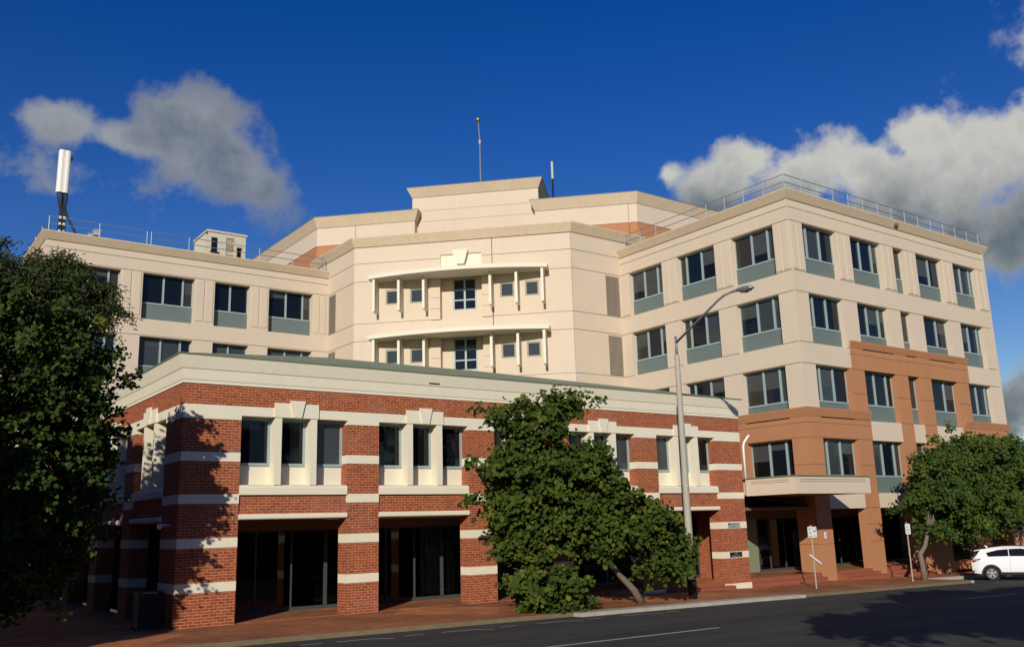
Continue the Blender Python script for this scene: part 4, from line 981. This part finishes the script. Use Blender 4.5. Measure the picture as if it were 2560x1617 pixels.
# ------------------------------------------------------------------ white car in the parking bay
car = empty('parked_car', (47.9, 25.7, road_z(47.4, YK)+.0), 'white compact SUV with tinted windows parked at the right kerb', 'car')
CX, CYc, CZ = WO['parked_car']
CW = .925
def hw(z):                                   # half width by height
    return float(np.interp(z, [.2, .35, .6, .95, 1.05, 1.3, 1.5, 1.62, 1.70], [.86, .905, .925, .905, .885, .80, .72, .62, .45]))
XR, XF = 0.88, 3.55                          # wheel centres from the tail
def taper(x): return 1-.13*max(0, 1-x/.45)**2-.16*max(0, (x-3.75)/.67)**2
def by(x, z): return hw(z)*taper(x)
TOP = [(0, .93), (.10, 1.03), (.28, 1.24), (.40, 1.40), (.55, 1.50), (.95, 1.58), (1.45, 1.635), (1.95, 1.645), (2.35, 1.62), (2.70, 1.50), (3.05, 1.32), (3.42, 1.12), (3.62, 1.06), (4.05, .99), (4.32, .88), (4.42, .70)]
LOW = [(0, .52), (.05, .36), (.40, .31), (4.0, .30), (4.36, .36), (4.42, .50)]
AR = .385
def lowz(x):
    z = lerp(LOW, x)
    for xc in (XR, XF):
        if abs(x-xc) < AR: z = max(z, .33+math.sqrt(AR*AR-(x-xc)**2))
    return z
xg = sorted({round(.075*i, 3) for i in range(59)}|{4.42}|{p[0] for p in TOP}|{round(xc+AR*math.cos(math.pi*i/16)*.9999, 4) for xc in (XR, XF) for i in range(17)}|{round(xc+q_*(AR+.002), 4) for xc in (XR, XF) for q_ in (-1, 1)})
NZ = 12; mb = MB(); G = []
for x in xg:
    z0, z1 = lowz(x), lerp(TOP, x); G.append([(x, z0+(z1-z0)*j/NZ) for j in range(NZ+1)])
for s_ in (-1, 1):
    for c0, c1 in zip(G, G[1:]):
        for j in range(NZ):
            q = [c0[j], c1[j], c1[j+1], c0[j+1]]
            mb.poly([(CX+x, CYc+s_*by(x, z), CZ+z) for x, z in q], 'carw')
for c0, c1 in zip(G, G[1:]):
    (xa_, za), (xb_, zb) = c0[-1], c1[-1]; ya, yb_ = by(xa_, za), by(xb_, zb)
    for f0, f1, b0, b1 in ((-1, -.5, 0, .02), (-.5, .5, .02, .02), (.5, 1, .02, 0)):     # crowned top
        mb.poly([(CX+xa_, CYc+f0*ya, CZ+za+b0), (CX+xb_, CYc+f0*yb_, CZ+zb+b0), (CX+xb_, CYc+f1*yb_, CZ+zb+b1), (CX+xa_, CYc+f1*ya, CZ+za+b1)], 'carw')
for col in (G[0], G[-1]):
    for j in range(NZ):
        (x, za), (_, zb) = col[j], col[j+1]
        mb.poly([(CX+x, CYc-by(x, za), CZ+za), (CX+x, CYc+by(x, za), CZ+za), (CX+x, CYc+by(x, zb), CZ+zb), (CX+x, CYc-by(x, zb), CZ+zb)], 'carw')
body = mb.build('body', car, origin=(CX, CYc, CZ))
mb = MB(); mb.prism([(.16, 1.42), (.62, 1.475), (.66, 1.525), (.40, 1.495), (.18, 1.455)], lambda p, d: (CX+p[0], CYc+d, CZ+p[1]), -.66, .66, 'carw'); mb.build('spoiler', body)
def panel(name, pts, key, off=.012, parent=body, both=True, thick=.012):
    for s_ in ((-1, 1) if both else (-1,)):
        mb = MB(); n = len(pts)
        P = []
        for i in range(n):
            (x0, z0), (x1, z1) = pts[i], pts[(i+1) % n]; k = max(1, int(abs(z1-z0)/.12))
            for q in range(k): P.append((x0+(x1-x0)*q/k, z0+(z1-z0)*q/k))
        # strips by height keep the panel on the curved side
        zs_ = sorted({round(z, 3) for _, z in P})
        def xr_(z):
            xs_ = []
            for i in range(n):
                (x0, z0), (x1, z1) = pts[i], pts[(i+1) % n]
                if abs(z1-z0) < 1e-9:
                    if abs(z-z0) < 1e-6: xs_ += [x0, x1]
                elif min(z0, z1)-1e-9 <= z <= max(z0, z1)+1e-9: xs_.append(x0+(x1-x0)*(z-z0)/(z1-z0))
            return min(xs_), max(xs_)
        for z0, z1 in zip(zs_, zs_[1:]):
            a, b = xr_(z0), xr_(z1); Y_ = lambda x, z: CYc+s_*(by(x, z)+off)
            K_ = max(1, int((max(a[1], b[1])-min(a[0], b[0]))/.3))
            for k_ in range(K_):
                u0, u1 = k_/K_, (k_+1)/K_; p = [(a[0]+(a[1]-a[0])*u0, z0), (a[0]+(a[1]-a[0])*u1, z0), (b[0]+(b[1]-b[0])*u1, z1), (b[0]+(b[1]-b[0])*u0, z1)]
                mb.poly([(CX+x, Y_(x, z), CZ+z) for x, z in p], key)
        mb.build(name, parent)
panel('side_window', [(.80, 1.16), (1.72, 1.18), (1.72, 1.51), (1.25, 1.475), (.72, 1.34)], 'carg', .03)
panel('side_window', [(1.76, 1.18), (3.12, 1.17), (2.62, 1.46), (2.30, 1.535), (1.76, 1.515)], 'carg', .03)
panel('tail_light', [(.02, .94), (.15, 1.03), (.50, 1.06), (.10, .87)], 'redl', .02)
panel('headlight', [(4.05, .80), (4.30, .78), (4.22, .90), (3.95, .96)], 'steel', .02)
panel('sill_cladding', [(1.27, .26), (3.16, .26), (3.14, .40), (1.29, .40)], 'carp', .012)
panel('rear_bumper', [(.04, .32), (.48, .32), (.49, .44), (.30, .42), (.16, .48), (.02, .48)], 'carp', .015)
for xx in (.98, 2.12): panel('door_handle', [(xx, 1.03), (xx+.2, 1.035), (xx+.2, 1.06), (xx, 1.055)], 'steel', .025)
for xx in (1.745, 2.80): panel('door_seam', [(xx, .45), (xx+.008, .45), (xx+.008, 1.12), (xx, 1.12)], 'carp', .004)
mb = MB(); mb.poly([(CX+.115, CYc-.70, CZ+1.06), (CX+.115, CYc+.70, CZ+1.06), (CX+.385, CYc+.62, CZ+1.35), (CX+.385, CYc-.62, CZ+1.35)], 'carg')
for i in range(len(mb.v)): mb.v[i] = (mb.v[i][0]-.03, mb.v[i][1], mb.v[i][2])
mb.build('rear_window', body)
mb = MB(); mb.poly([(CX+2.42, CYc-.6, CZ+1.62), (CX+2.42, CYc+.6, CZ+1.62), (CX+3.38, CYc+.76, CZ+1.17), (CX+3.38, CYc-.76, CZ+1.17)], 'carg'); mb.build('windscreen', body)
mb = MB(); mb.prism([(1.0, 1.60), (1.08, 1.60), (.98, 1.70), (.90, 1.70)], lambda p, d: (CX+p[0]-.25, CYc+d, CZ+p[1]-.02), -.02, .02, 'carw'); mb.build('roof_fin', body)
for s_ in (-1, 1):
    mb = MB(); mb.box(CX+2.95, CX+3.12, CYc+s_*.92-.07, CYc+s_*.92+.07, CZ+1.12, CZ+1.27, 'carw'); mb.build('mirror', body)
    for xc in (XR, XF):
        mb = MB(); r0, r1 = .385, .45
        A = [math.pi*(i/14)*1.06-.09 for i in range(15)]
        for a, b in zip(A, A[1:]):
            q = [(xc+r*math.cos(t), .33+r*math.sin(t)) for r, t in ((.366, a), (r1, a), (r1, b), (.366, b))]
            mb.poly([(CX+x, CYc+s_*(by(x, max(z, .3))+.012), CZ+z) for x, z in q], 'carp')
            q2 = [(xc+.368*math.cos(t), .33+.368*math.sin(t)) for t in (a, b)]
            mb.poly([(CX+q2[0][0], CYc+s_*.92, CZ+q2[0][1]), (CX+q2[1][0], CYc+s_*.92, CZ+q2[1][1]), (CX+q2[1][0], CYc+s_*.55, CZ+q2[1][1]), (CX+q2[0][0], CYc+s_*.55, CZ+q2[0][1])], 'carp')
        mb.poly([(CX+xc+.40*math.cos(2*math.pi*i/20), CYc+s_*.56, CZ+.33+.40*math.sin(2*math.pi*i/20)) for i in range(20)], 'black')
        mb.build('wheel_arch', body)
        mb = MB(); yo, yi = s_*.90, s_*.68; R0 = .335
        prof = [(.20, yi), (.30, yi), (.335, yi+s_*.03), (.335, yo-s_*.03), (.31, yo), (.232, yo-s_*.005), (.225, yo-s_*.03)]
        N = 28
        for i in range(N):
            a, b = 2*math.pi*i/N, 2*math.pi*(i+1)/N
            for (r_, y_), (r2, y2) in zip(prof, prof[1:]):
                mb.poly([(CX+xc+r_*math.cos(a), CYc+y_, CZ+.335+r_*math.sin(a)), (CX+xc+r_*math.cos(b), CYc+y_, CZ+.335+r_*math.sin(b)), (CX+xc+r2*math.cos(b), CYc+y2, CZ+.335+r2*math.sin(b)), (CX+xc+r2*math.cos(a), CYc+y2, CZ+.335+r2*math.sin(a))], 'black')
        ty = mb.build('wheel', car)
        mb = MB(); yy = CYc+yo-s_*.02
        mb.prism([(.228*math.cos(2*math.pi*i/24), .228*math.sin(2*math.pi*i/24)) for i in range(24)], lambda p, d: (CX+xc+p[0], d, CZ+.335+p[1]), yy-s_*.07, yy-s_*.055, 'carp')
        for k in range(5):
            a0 = 2*math.pi*k/5+.3
            for da in (-.20, .20):
                c1, s1 = math.cos(a0+da), math.sin(a0+da); c0, s0 = math.cos(a0+da*.6), math.sin(a0+da*.6); w_ = .026
                mb.prism([(.05*c0-w_*s1, .05*s0+w_*c1), (.222*c1-w_*s1, .222*s1+w_*c1), (.222*c1+w_*s1, .222*s1-w_*c1), (.05*c0+w_*s1, .05*s0-w_*c1)], lambda p, d: (CX+xc+p[0], d, CZ+.335+p[1]), yy-s_*.05, yy-s_*.004*k-s_*.002*(da > 0), 'rim')
        for i in range(24):
            a, b = 2*math.pi*i/24, 2*math.pi*(i+1)/24
            q = [(r*math.cos(t), r*math.sin(t)) for r, t in ((.212, a), (.234, a), (.234, b), (.212, b))]
            mb.poly([(CX+xc+x, yy+s_*.012, CZ+.335+z) for x, z in q], 'rim')
        mb.prism([(.055*math.cos(2*math.pi*i/12), .055*math.sin(2*math.pi*i/12)) for i in range(12)], lambda p, d: (CX+xc+p[0], d, CZ+.335+p[1]), yy-s_*.05, yy+s_*.006, 'rim')
        mb.build('rim', ty)
mb = MB(); mb.box(CX+.2, CX+4.2, CYc-.78, CYc+.78, CZ+.22, CZ+.34, 'black'); mb.build('underbody', body)
car.rotation_euler = (0, 0, rad(-64))      # reversed in at an angle to the kerb

# ------------------------------------------------------------------ trees
def leaves(name, parent, centers, per, size, key, spread, seed, droop=.5, elong=1.0, up=.45):
    r = np.random.default_rng(seed); n = len(centers); Cn = np.array(centers, float)
    c = np.repeat(Cn, per, 0); N = len(c)
    # each spray: leaves along a twig that leaves the crown outwards and bends down
    mid = Cn.mean(0)
    d = Cn-mid; d /= np.linalg.norm(d, axis=1, keepdims=True)+1e-6
    d = d*.6+r.normal(0, .6, (n, 3)); d[:, 2] = d[:, 2]*.6-.05; d /= np.linalg.norm(d, axis=1, keepdims=True)+1e-6
    d = np.repeat(d, per, 0)
    t = np.tile(np.linspace(0, 1, per), n)+r.normal(0, .05, N)
    pos = c+d*(t*spread)[:, None]+r.normal(0, .17*spread, (N, 3)); pos[:, 2] -= droop*spread*(t**2)*.5
    nrm = r.normal(0, .55, (N, 3)); nrm[:, 2] += up; nrm += d*.25; nrm += np.array((-.42, -.42, .10))
    nrm /= np.linalg.norm(nrm, axis=1, keepdims=True)
    ax = d+r.normal(0, .8, (N, 3)); ax[:, 2] -= .5*droop; ax -= nrm*(ax*nrm).sum(1)[:, None]; ax /= np.linalg.norm(ax, axis=1, keepdims=True)+1e-6
    bx = np.cross(nrm, ax); s = size*r.uniform(.6, 1.25, N)[:, None]; w = s*.46/elong; L = s*elong**.5
    f = nrm*s*r.uniform(.05, .28, N)[:, None]
    V = np.empty((N, 6, 3)); V[:, 0] = pos-ax*L*.5; V[:, 3] = pos+ax*L*.5-nrm*s*.06
    V[:, 1] = pos-ax*L*.16+bx*w+f; V[:, 2] = pos+ax*L*.22+bx*w*.85+f
    V[:, 5] = pos-ax*L*.16-bx*w+f; V[:, 4] = pos+ax*L*.22-bx*w*.85+f
    V = V.reshape(-1, 3); org = np.array((mid[0], mid[1], V[:, 2].min())); V = V-org
    k = np.arange(N)[:, None]*6
    F = np.concatenate([k+np.array([0, 1, 2, 3]), k+np.array([0, 3, 4, 5])], 1).reshape(-1)
    me = bpy.data.meshes.new(name); me.vertices.add(len(V)); me.vertices.foreach_set('co', V.ravel())
    me.loops.add(len(F)); me.loops.foreach_set('vertex_index', F.astype(np.int32)); me.polygons.add(N*2); me.polygons.foreach_set('loop_start', (np.arange(N*2)*4).astype(np.int32))
    me.update(calc_edges=True)
    a = me.attributes.new('tint', 'FLOAT', 'POINT'); spray = np.repeat(r.beta(2, 3, n), per)
    tv = np.clip(spray*.6+r.beta(2, 4, N)*.6, 0, 1); a.data.foreach_set('value', np.repeat(tv, 6).astype(np.float32))
    me.materials.append(MT[key]); o = bpy.data.objects.new(name, me); C.objects.link(o)
    o.parent = parent; o.location = Vector(org)-WO[parent.name]; WO[o.name] = Vector(org); return o
def crown(ells, n, seed, shell=.55, lump=.22):
    r = np.random.default_rng(seed); w = np.array([e[3]*e[4]*e[5] for e in ells])**.8; w = w/w.sum(); out = []
    for e, k in zip(ells, np.round(w*n).astype(int)):
        u = r.normal(0, 1, (max(k, 3), 3)); u /= np.linalg.norm(u, axis=1, keepdims=True)
        rr = shell+(1-shell)*r.random(len(u))**.6
        rr = rr*(1+lump*np.sin(u[:, 0]*5+seed)*np.sin(u[:, 1]*4.3+e[0])*np.sin(u[:, 2]*4.7+e[2]))
        out.append(u*rr[:, None]*np.array(e[3:6])+np.array(e[:3]))
    return np.concatenate(out)
def limbs(mb, base, ells, r0, fork, seed, key='bark', twigs=4):
    r = random.Random(seed); fx = Vector(fork)
    for e in ells:
        c = Vector(e[:3]); a = fx+(c-fx)*.0; m1 = fx+(c-fx)*.45+Vector((r.uniform(-.2, .2), r.uniform(-.2, .2), r.uniform(0, .25)))*(c-fx).length*.4
        rr = r0*min(1, .35+.12*max(e[3:6])); mb.tube([a, m1, c], [rr, rr*.65, rr*.35], key, 7)
        for _ in range(twigs):
            d = Vector((r.gauss(0, 1), r.gauss(0, 1), r.gauss(0, .8))).normalized(); en = c+Vector((d.x*e[3], d.y*e[4], d.z*e[5]))*.92
            md = (c+en)/2+Vector((r.uniform(-.1, .1), r.uniform(-.1, .1), r.uniform(-.05, .2)))
            mb.tube([c if r.random() < .5 else m1, md, en], [rr*.32, rr*.2, .008], key, 5)
def tree(label, base, trunk, r0, ells, nsp, per, size, key, seed, group='street trees along the footpath', droop=.5, elong=1.0, spread=.55, shell=.5, cat='tree', name='street_tree', fork=None, up=.45, extra=None):
    t = empty(name, base, label, cat, group)
    mb = MB(); P = [Vector(base)-Vector((0, 0, .1))]+[Vector(p) for p in trunk]; n = len(P)
    mb.tube(P, [r0*(1.15 if i == 0 else 1-.45*i/(n-1)) for i in range(n)], 'bark', 10); mb.build('trunk', t, smooth=True)
    mb = MB(); limbs(mb, base, ells, r0*.6, fork or trunk[-1], seed); mb.build('limb', t, smooth=True)
    cs = crown(ells, nsp, seed, shell)
    if extra is not None: cs = np.concatenate([cs, np.array(extra, float)])
    leaves('crown', t, cs, per, size, key, spread, seed+1, droop, elong, up)
    return t
# the leaning tree in front of the brick building
tree('round-leaved street tree with a leaning trunk in front of the brick arcade', (24.0, 25.25, pave_z(24, 25.2)), [(23.6, 25.25, .3), (22.95, 25.25, .85), (22.1, 25.25, 1.68), (21.2, 25.2, 2.7)], .14,
     [(19.3, 25.2, 5.7, 1.1, 1.1, .85), (20.4, 25.3, 6.6, .85, .8, .5), (18.5, 25.2, 6.35, .6, .7, .4), (18.2, 25.1, 4.4, 1.0, 1.2, .65), (19.6, 25.0, 4.4, 1.4, 1.4, 1.05),
      (21.4, 25.2, 4.5, 1.3, 1.3, .9), (18.2, 25.0, 3.4, 1.1, 1.2, .65), (20.4, 24.8, 3.2, 1.6, 1.3, .8), (22.3, 25.1, 3.5, 1.2, 1.2, .8), (23.7, 25.0, 2.75, 1.3, 1.2, .65), (24.7, 25.0, 2.05, 1.1, 1.1, .7),
      (24.4, 24.9, 1.35, 1.0, .9, .45), (24.9, 24.9, 1.2, .7, .8, .4), (22.6, 24.9, 2.6, 1.0, 1.0, .5), (21.0, 24.7, 2.3, 1.0, 1.0, .5), (18.6, 25.1, 2.5, .9, 1, .6)], 740, 36, .165, 'leafA', 3, shell=.42, spread=.62,
     extra=[(21.6, 25.2, 6.9), (21.9, 25.2, 6.95), (21.3, 25.2, 7.0), (17.4, 25.2, 6.4), (17.8, 25.2, 6.5), (17.6, 25.2, 6.0), (16.6, 25.2, 4.7), (16.8, 25.2, 3.6)])
tree('low bushy regrowth of round leaves at the kerb, left of the leaning trunk', (19.2, 25.15, pave_z(19.2, 25.1)), [(19.15, 25.15, .5), (18.9, 25.1, 1.2), (18.7, 25.1, 2.0)], .07,
     [(18.5, 25.0, 1.9, .85, .8, .7), (18.9, 24.9, 1.1, .9, .8, .55), (19.9, 24.85, .75, .85, .7, .5), (20.3, 24.8, .25, .7, .6, .32), (18.6, 24.9, .5, .75, .6, .4), (19.3, 24.7, .15, .7, .5, .28)], 170, 30, .165, 'leafA', 13, cat='shrub', name='kerb_shrub', shell=.3, spread=.45)
# the tree by the white car and one more behind it
tree('bright green street tree with a crooked grey trunk between the narrow sign and the car', (43.4, 25.75, pave_z(43.4, 25.7)), [(43.35, 25.75, .2), (43.25, 25.75, .75), (43.75, 25.75, 1.1), (44.2, 25.8, 1.7), (44.9, 25.8, 2.5)], .14,
     [(45.5, 25.8, 5.2, .75, 1.0, .55), (45.6, 25.8, 4.3, 1.0, 1.2, .6), (46.8, 25.6, 4.9, 1.3, 1.3, .8), (48.6, 25.8, 5.7, 1.1, 1.2, .7), (45.4, 26.3, 3.3, 1.1, 1.0, .5), (45.6, 25.6, 3.4, 1.4, 1.3, .7),
      (47.2, 25.5, 3.6, 1.8, 1.5, 1.0), (44.6, 25.7, 2.0, .7, .7, .3), (47.2, 25.4, 2.3, 1.5, 1.2, .5)], 440, 40, .155, 'leafD', 23, shell=.4, spread=.72, fork=(44.2, 25.8, 1.7),
     extra=[(48.9, 25.7, 6.7), (48.6, 25.7, 6.6), (44.8, 25.7, 5.9), (44.5, 25.7, 5.6), (42.9, 26.3, 2.9), (43.3, 26.3, 3.0), (43.9, 26.2, 3.0), (43.9, 26.2, 3.7), (49.4, 25.8, 6.9), (45.2, 25.6, 6.3), (46.6, 25.6, 6.2), (47.6, 25.7, 6.9)])
tree('darker street tree reaching out above the white car at the right edge', (50.6, 26.9, pave_z(50.6, 26.9)), [(50.3, 26.9, .4), (49.9, 26.8, 1.3), (50.6, 26.8, 2.2), (51.3, 26.8, 3.0)], .16,
     [(50.6, 26.2, 5.9, 1.5, 1.4, .8), (53.0, 26.3, 6.0, 1.6, 1.5, .75), (55.5, 26.4, 5.6, 1.8, 1.6, 1.0), (50.6, 25.9, 4.2, 1.9, 1.5, 1.2), (53.2, 26.0, 4.2, 2.0, 1.6, 1.3), (50.0, 25.8, 2.6, 1.7, 1.3, .6), (52.6, 25.8, 2.6, 1.7, 1.3, .6), (56.5, 26.3, 4.2, 1.6, 1.6, 1.2), (55.2, 26.2, 2.9, 1.2, 1.2, .6)],
     480, 40, .155, 'leafD', 33, shell=.4, spread=.72)
tree('distant street tree closing the view past the right end of the office block', (68, 27.0, pave_z(68, 27)), [(68, 27, 1.5), (67.8, 27, 3)], .2,
     [(67, 27, 4.5, 2.6, 2.2, 1.8), (70, 27.5, 4.2, 2.6, 2.2, 1.8), (68, 27, 2.6, 2.6, 2, 1.2)], 260, 30, .24, 'leafB', 43)
# the dark trees at the left edge
tree('big dark round-leaved tree filling the lower left edge, close to the brick side wall', (2.2, 26.0, 0.0), [(2.25, 26.0, 1.5), (2.1, 25.9, 3.0), (2.4, 25.8, 4.3)], .24,
     [(2.7, 25.0, 8.2, .9, 1.5, .6), (3.6, 25.0, 7.2, 1.2, 1.5, .6), (3.4, 25.0, 6.4, 1.6, 1.7, .9), (4.7, 25.2, 6.7, .65, .9, .4), (4.3, 25.2, 5.8, 1.0, 1.4, .8), (2.2, 25.0, 6.9, 1.5, 1.7, 1.1), (3.2, 25.3, 4.6, 1.8, 1.8, 1.1), (4.5, 25.6, 4.6, .9, 1.2, .9),
      (4.0, 25.2, 8.0, .9, 1.2, .45), (4.8, 25.2, 7.5, .65, 1.0, .45), (4.3, 26.0, 3.5, 1.2, 1.4, .7), (2.2, 25.6, 3.2, 1.9, 1.7, .9), (3.2, 25.8, 1.9, 1.6, 1.3, .9), (4.3, 26.4, 2.3, 1.0, 1.0, .8), (4.95, 25.7, 5.5, .75, 1.0, .7), (5.0, 26.2, 4.6, .7, .9, .6), (2.0, 26, 1.3, 1.5, 1.2, .9), (4.9, 26.3, 3.9, .8, 1.0, .8), (4.7, 26.6, 2.9, .8, 1.0, .6), (.3, 25.4, 6.2, 2.2, 2.0, 1.6), (.2, 26, 4.0, 2.2, 2, 1.3)], 1300, 44, .125, 'leafB', 53, shell=.4, spread=.58,
     extra=[(5.6, 25.2, 6.6), (5.7, 25.2, 6.75), (5.4, 25.2, 7.0), (5.4, 25.2, 6.2), (5.1, 25.3, 5.6), (5.3, 25.3, 5.0)])
tree('feathery drooping tree rising behind the dark tree at the upper left edge', (1.2, 41.0, 0.0), [(1.3, 41, 4), (2.0, 40.8, 8), (3.2, 40.5, 10.2)], .26,
     [(6.24, 40.0, 13.41, 1.08, 1.36, 0.47), (7.19, 40.0, 12.73, 1.22, 1.49, 0.54), (5.97, 40.0, 12.46, 1.36, 1.63, 0.68), (8.0, 40.0, 11.92, 0.68, 1.36, 0.34), (4.34, 40.14, 13.01, 0.95, 1.63, 0.54), (3.66, 40.27, 13.82, 0.68, 1.36, 0.61), (4.07, 40.14, 11.78, 1.49, 1.76, 0.95), (1.9, 40.68, 12.6, 2.17, 2.17, 1.49), (6.64, 40.0, 11.65, 1.22, 1.49, 0.54), (5.29, 40.0, 13.41, 0.95, 1.36, 0.47)],
     620, 60, .13, 'leafC', 63, droop=1.3, elong=2.2, spread=.8, shell=.35, fork=(3.2, 40.5, 10.2), up=.2,
     extra=[(8.41, 40.0, 11.78), (8.34, 40.0, 11.24), (6.37, 40.0, 13.95), (7.32, 40.0, 13.55), (8.14, 40.0, 10.7)])
tree('dark tree added behind the big one to deepen the shade at the left edge', (3.6, 38.0, 0.0), [(3.6, 38, 1.5), (3.8, 38, 3)], .2,
     [(4.4, 37, 4.2, 1.9, 2.0, 1.5), (3.2, 38, 3.0, 1.9, 2.0, 1.3), (5.3, 38.5, 3.2, 1.3, 1.6, 1.1), (4.6, 36, 6.2, 1.6, 1.8, 1.3)], 330, 32, .2, 'leafB', 57)  # added tree, holds sky light off the brick side wall
tree('dark tree added far up the side street to deepen the left edge shade', (5.0, 50.0, 0.0), [(5, 50, 1.5), (5, 50, 3)], .22,
     [(4.8, 50, 4.2, 2.4, 2.2, 2.0), (6.6, 51, 3.0, 1.4, 1.8, 1.4), (3.2, 50, 2.6, 1.8, 1.8, 1.3)], 300, 32, .24, 'leafB', 58)  # also added, fills the lower left with a dark mass
# neighbours outside the picture that shade its left edge and the road at lower right
SH = 'shade trees outside the picture'
tree('wide shade tree on the side street corner, outside the picture to the left', (-7.5, 17.0, 0.1), [(-7.5, 17, 2), (-7.3, 17, 4)], .3,
     [(-7.8, 16.8, 8.3, 2.6, 2.6, 2.4), (-5.4, 19.3, 6.8, 2.4, 2.4, 1.9), (-9.5, 15.2, 6.8, 2.8, 2.8, 2.1), (-8.4, 19.6, 7.6, 2.0, 2.0, 1.8)], 520, 30, .36, 'leafB', 73, spread=.8, group=SH)
for i, (x, y, lb) in enumerate(((-5.5, 23.0, 'first tall shade tree up the side street, outside the picture'), (-4.5, 29.0, 'second tall shade tree up the side street, outside the picture'), (-4.5, 36.0, 'third tall shade tree up the side street, outside the picture'), (-5, 43.0, 'fourth tall shade tree up the side street, outside the picture'))):
    tree(lb, (x, y, 0.1), [(x, y, 2), (x+.2, y, 5)], .28, [(x, y, 9.5, 3.2, 3.2, 3.0), (x+.5, y-1.2, 6.3, 2.8, 2.6, 2.2), (x-.6, y+1.5, 7.0, 2.8, 2.8, 2.6)], 420, 28, .42, 'leafB', 90+i, spread=.8, group=SH)
tree('shade tree on the near footpath, outside the picture to the right', (18.2, 2.6, 0.0), [(18.2, 2.6, 2.5), (18.3, 2.6, 5)], .25,
     [(18.0, 2.6, 7.6, 2.6, 2.6, 1.5), (20.4, 1.2, 7.0, 2.4, 2.4, 1.2), (16.9, 4.2, 6.0, 1.7, 1.7, 1.0), (21.9, .4, 8.4, 1.8, 1.8, 1.0)], 340, 30, .34, 'leafB', 83, spread=.9, group=SH)
tree('tall spreading shade tree behind the camera, outside the picture', (9.5, -3.0, 0.0), [(9.5, -3, 3), (9.6, -2.6, 6)], .3,
     [(7.3, -.6, 8.1, 2.0, 1.6, .8), (10.2, -1.8, 8.9, 2.2, 1.8, .8), (12.4, -.4, 7.3, 2.2, 1.6, .7), (14.6, -2.2, 8.6, 2.0, 1.7, .8), (16.8, -1.0, 7.6, 1.7, 1.4, .6)], 300, 30, .34, 'leafB', 85, spread=1.0, group=SH)
# unseen blocks added to keep the low sky off shaded walls, mirrored in glass
def plain_block(x0, x1, y0, y1, h, key, label):
    t = empty('sky_block', ((x0+x1)/2, (y0+y1)/2, 0), label, 'building', 'added blocks against the low sky')
    mb = MB(); mb.box(x0, x1, y0, y1, -2.7, h, key); mb.build('wall', t)
    mb = MB(); mb.box(x0-.3, x1+.3, y0-.3, y1+.3, h+.002, h+.35, 'coping'); mb.build('parapet', t)
    for i in range(int((x1-x0)/3.2)):
        x = x0+.8+3.2*i
        for z in (1.0, 4.4):
            if z+1.8 > h: continue
            mb = MB(); mb.box(x, x+1.8, y1+.002, y1+.06, z, z+1.7, 'frame'); w_ = mb.build('window', t)
            mb = MB(); mb.box(x+.1, x+1.7, y1+.062, y1+.07, z+.1, z+1.6, 'glassB'); mb.build('pane', w_)
plain_block(-30, -8, -32, -16, 7.6, 'brick', 'unseen brick block added across the street to the left, against the low sky')
plain_block(-7, 16, -34, -17, 8.6, 'coping', 'unseen rendered block added straight across the street, against the low sky')
plain_block(17, 44, -32, -16, 7.2, 'orange', 'unseen ochre block added across the street to the right, against the low sky')
plain_block(-44, -24, -8, 14, 8.5, 'coping', 'unseen rendered corner block added over the side street, against the low sky')
plain_block(-44, -24, 16, 60, 9.5, 'brick', 'long unseen brick block added over the side street, against the low sky')
# dry leaves scattered on the footpath
mb = MB(); r_ = random.Random(4)
for _ in range(46):
    x, y = r_.uniform(6, 44), r_.uniform(YK+.3, 28.2); z = pave_z(x, y)+.012; a = r_.uniform(0, 6.28); s_ = r_.uniform(.02, .045)
    mb.poly([(x+s_*math.cos(a), y+s_*math.sin(a), z), (x-s_*.5*math.sin(a), y+s_*.5*math.cos(a), z+.015), (x-s_*math.cos(a), y-s_*math.sin(a), z+.004), (x+s_*.5*math.sin(a), y-s_*.5*math.cos(a), z+.012)], 'deadleaf')
tag(mb.build('fallen_leaves'), 'dry leaves scattered over the terracotta footpath', 'leaves', kind='stuff')
bpy.context.view_layer.update()
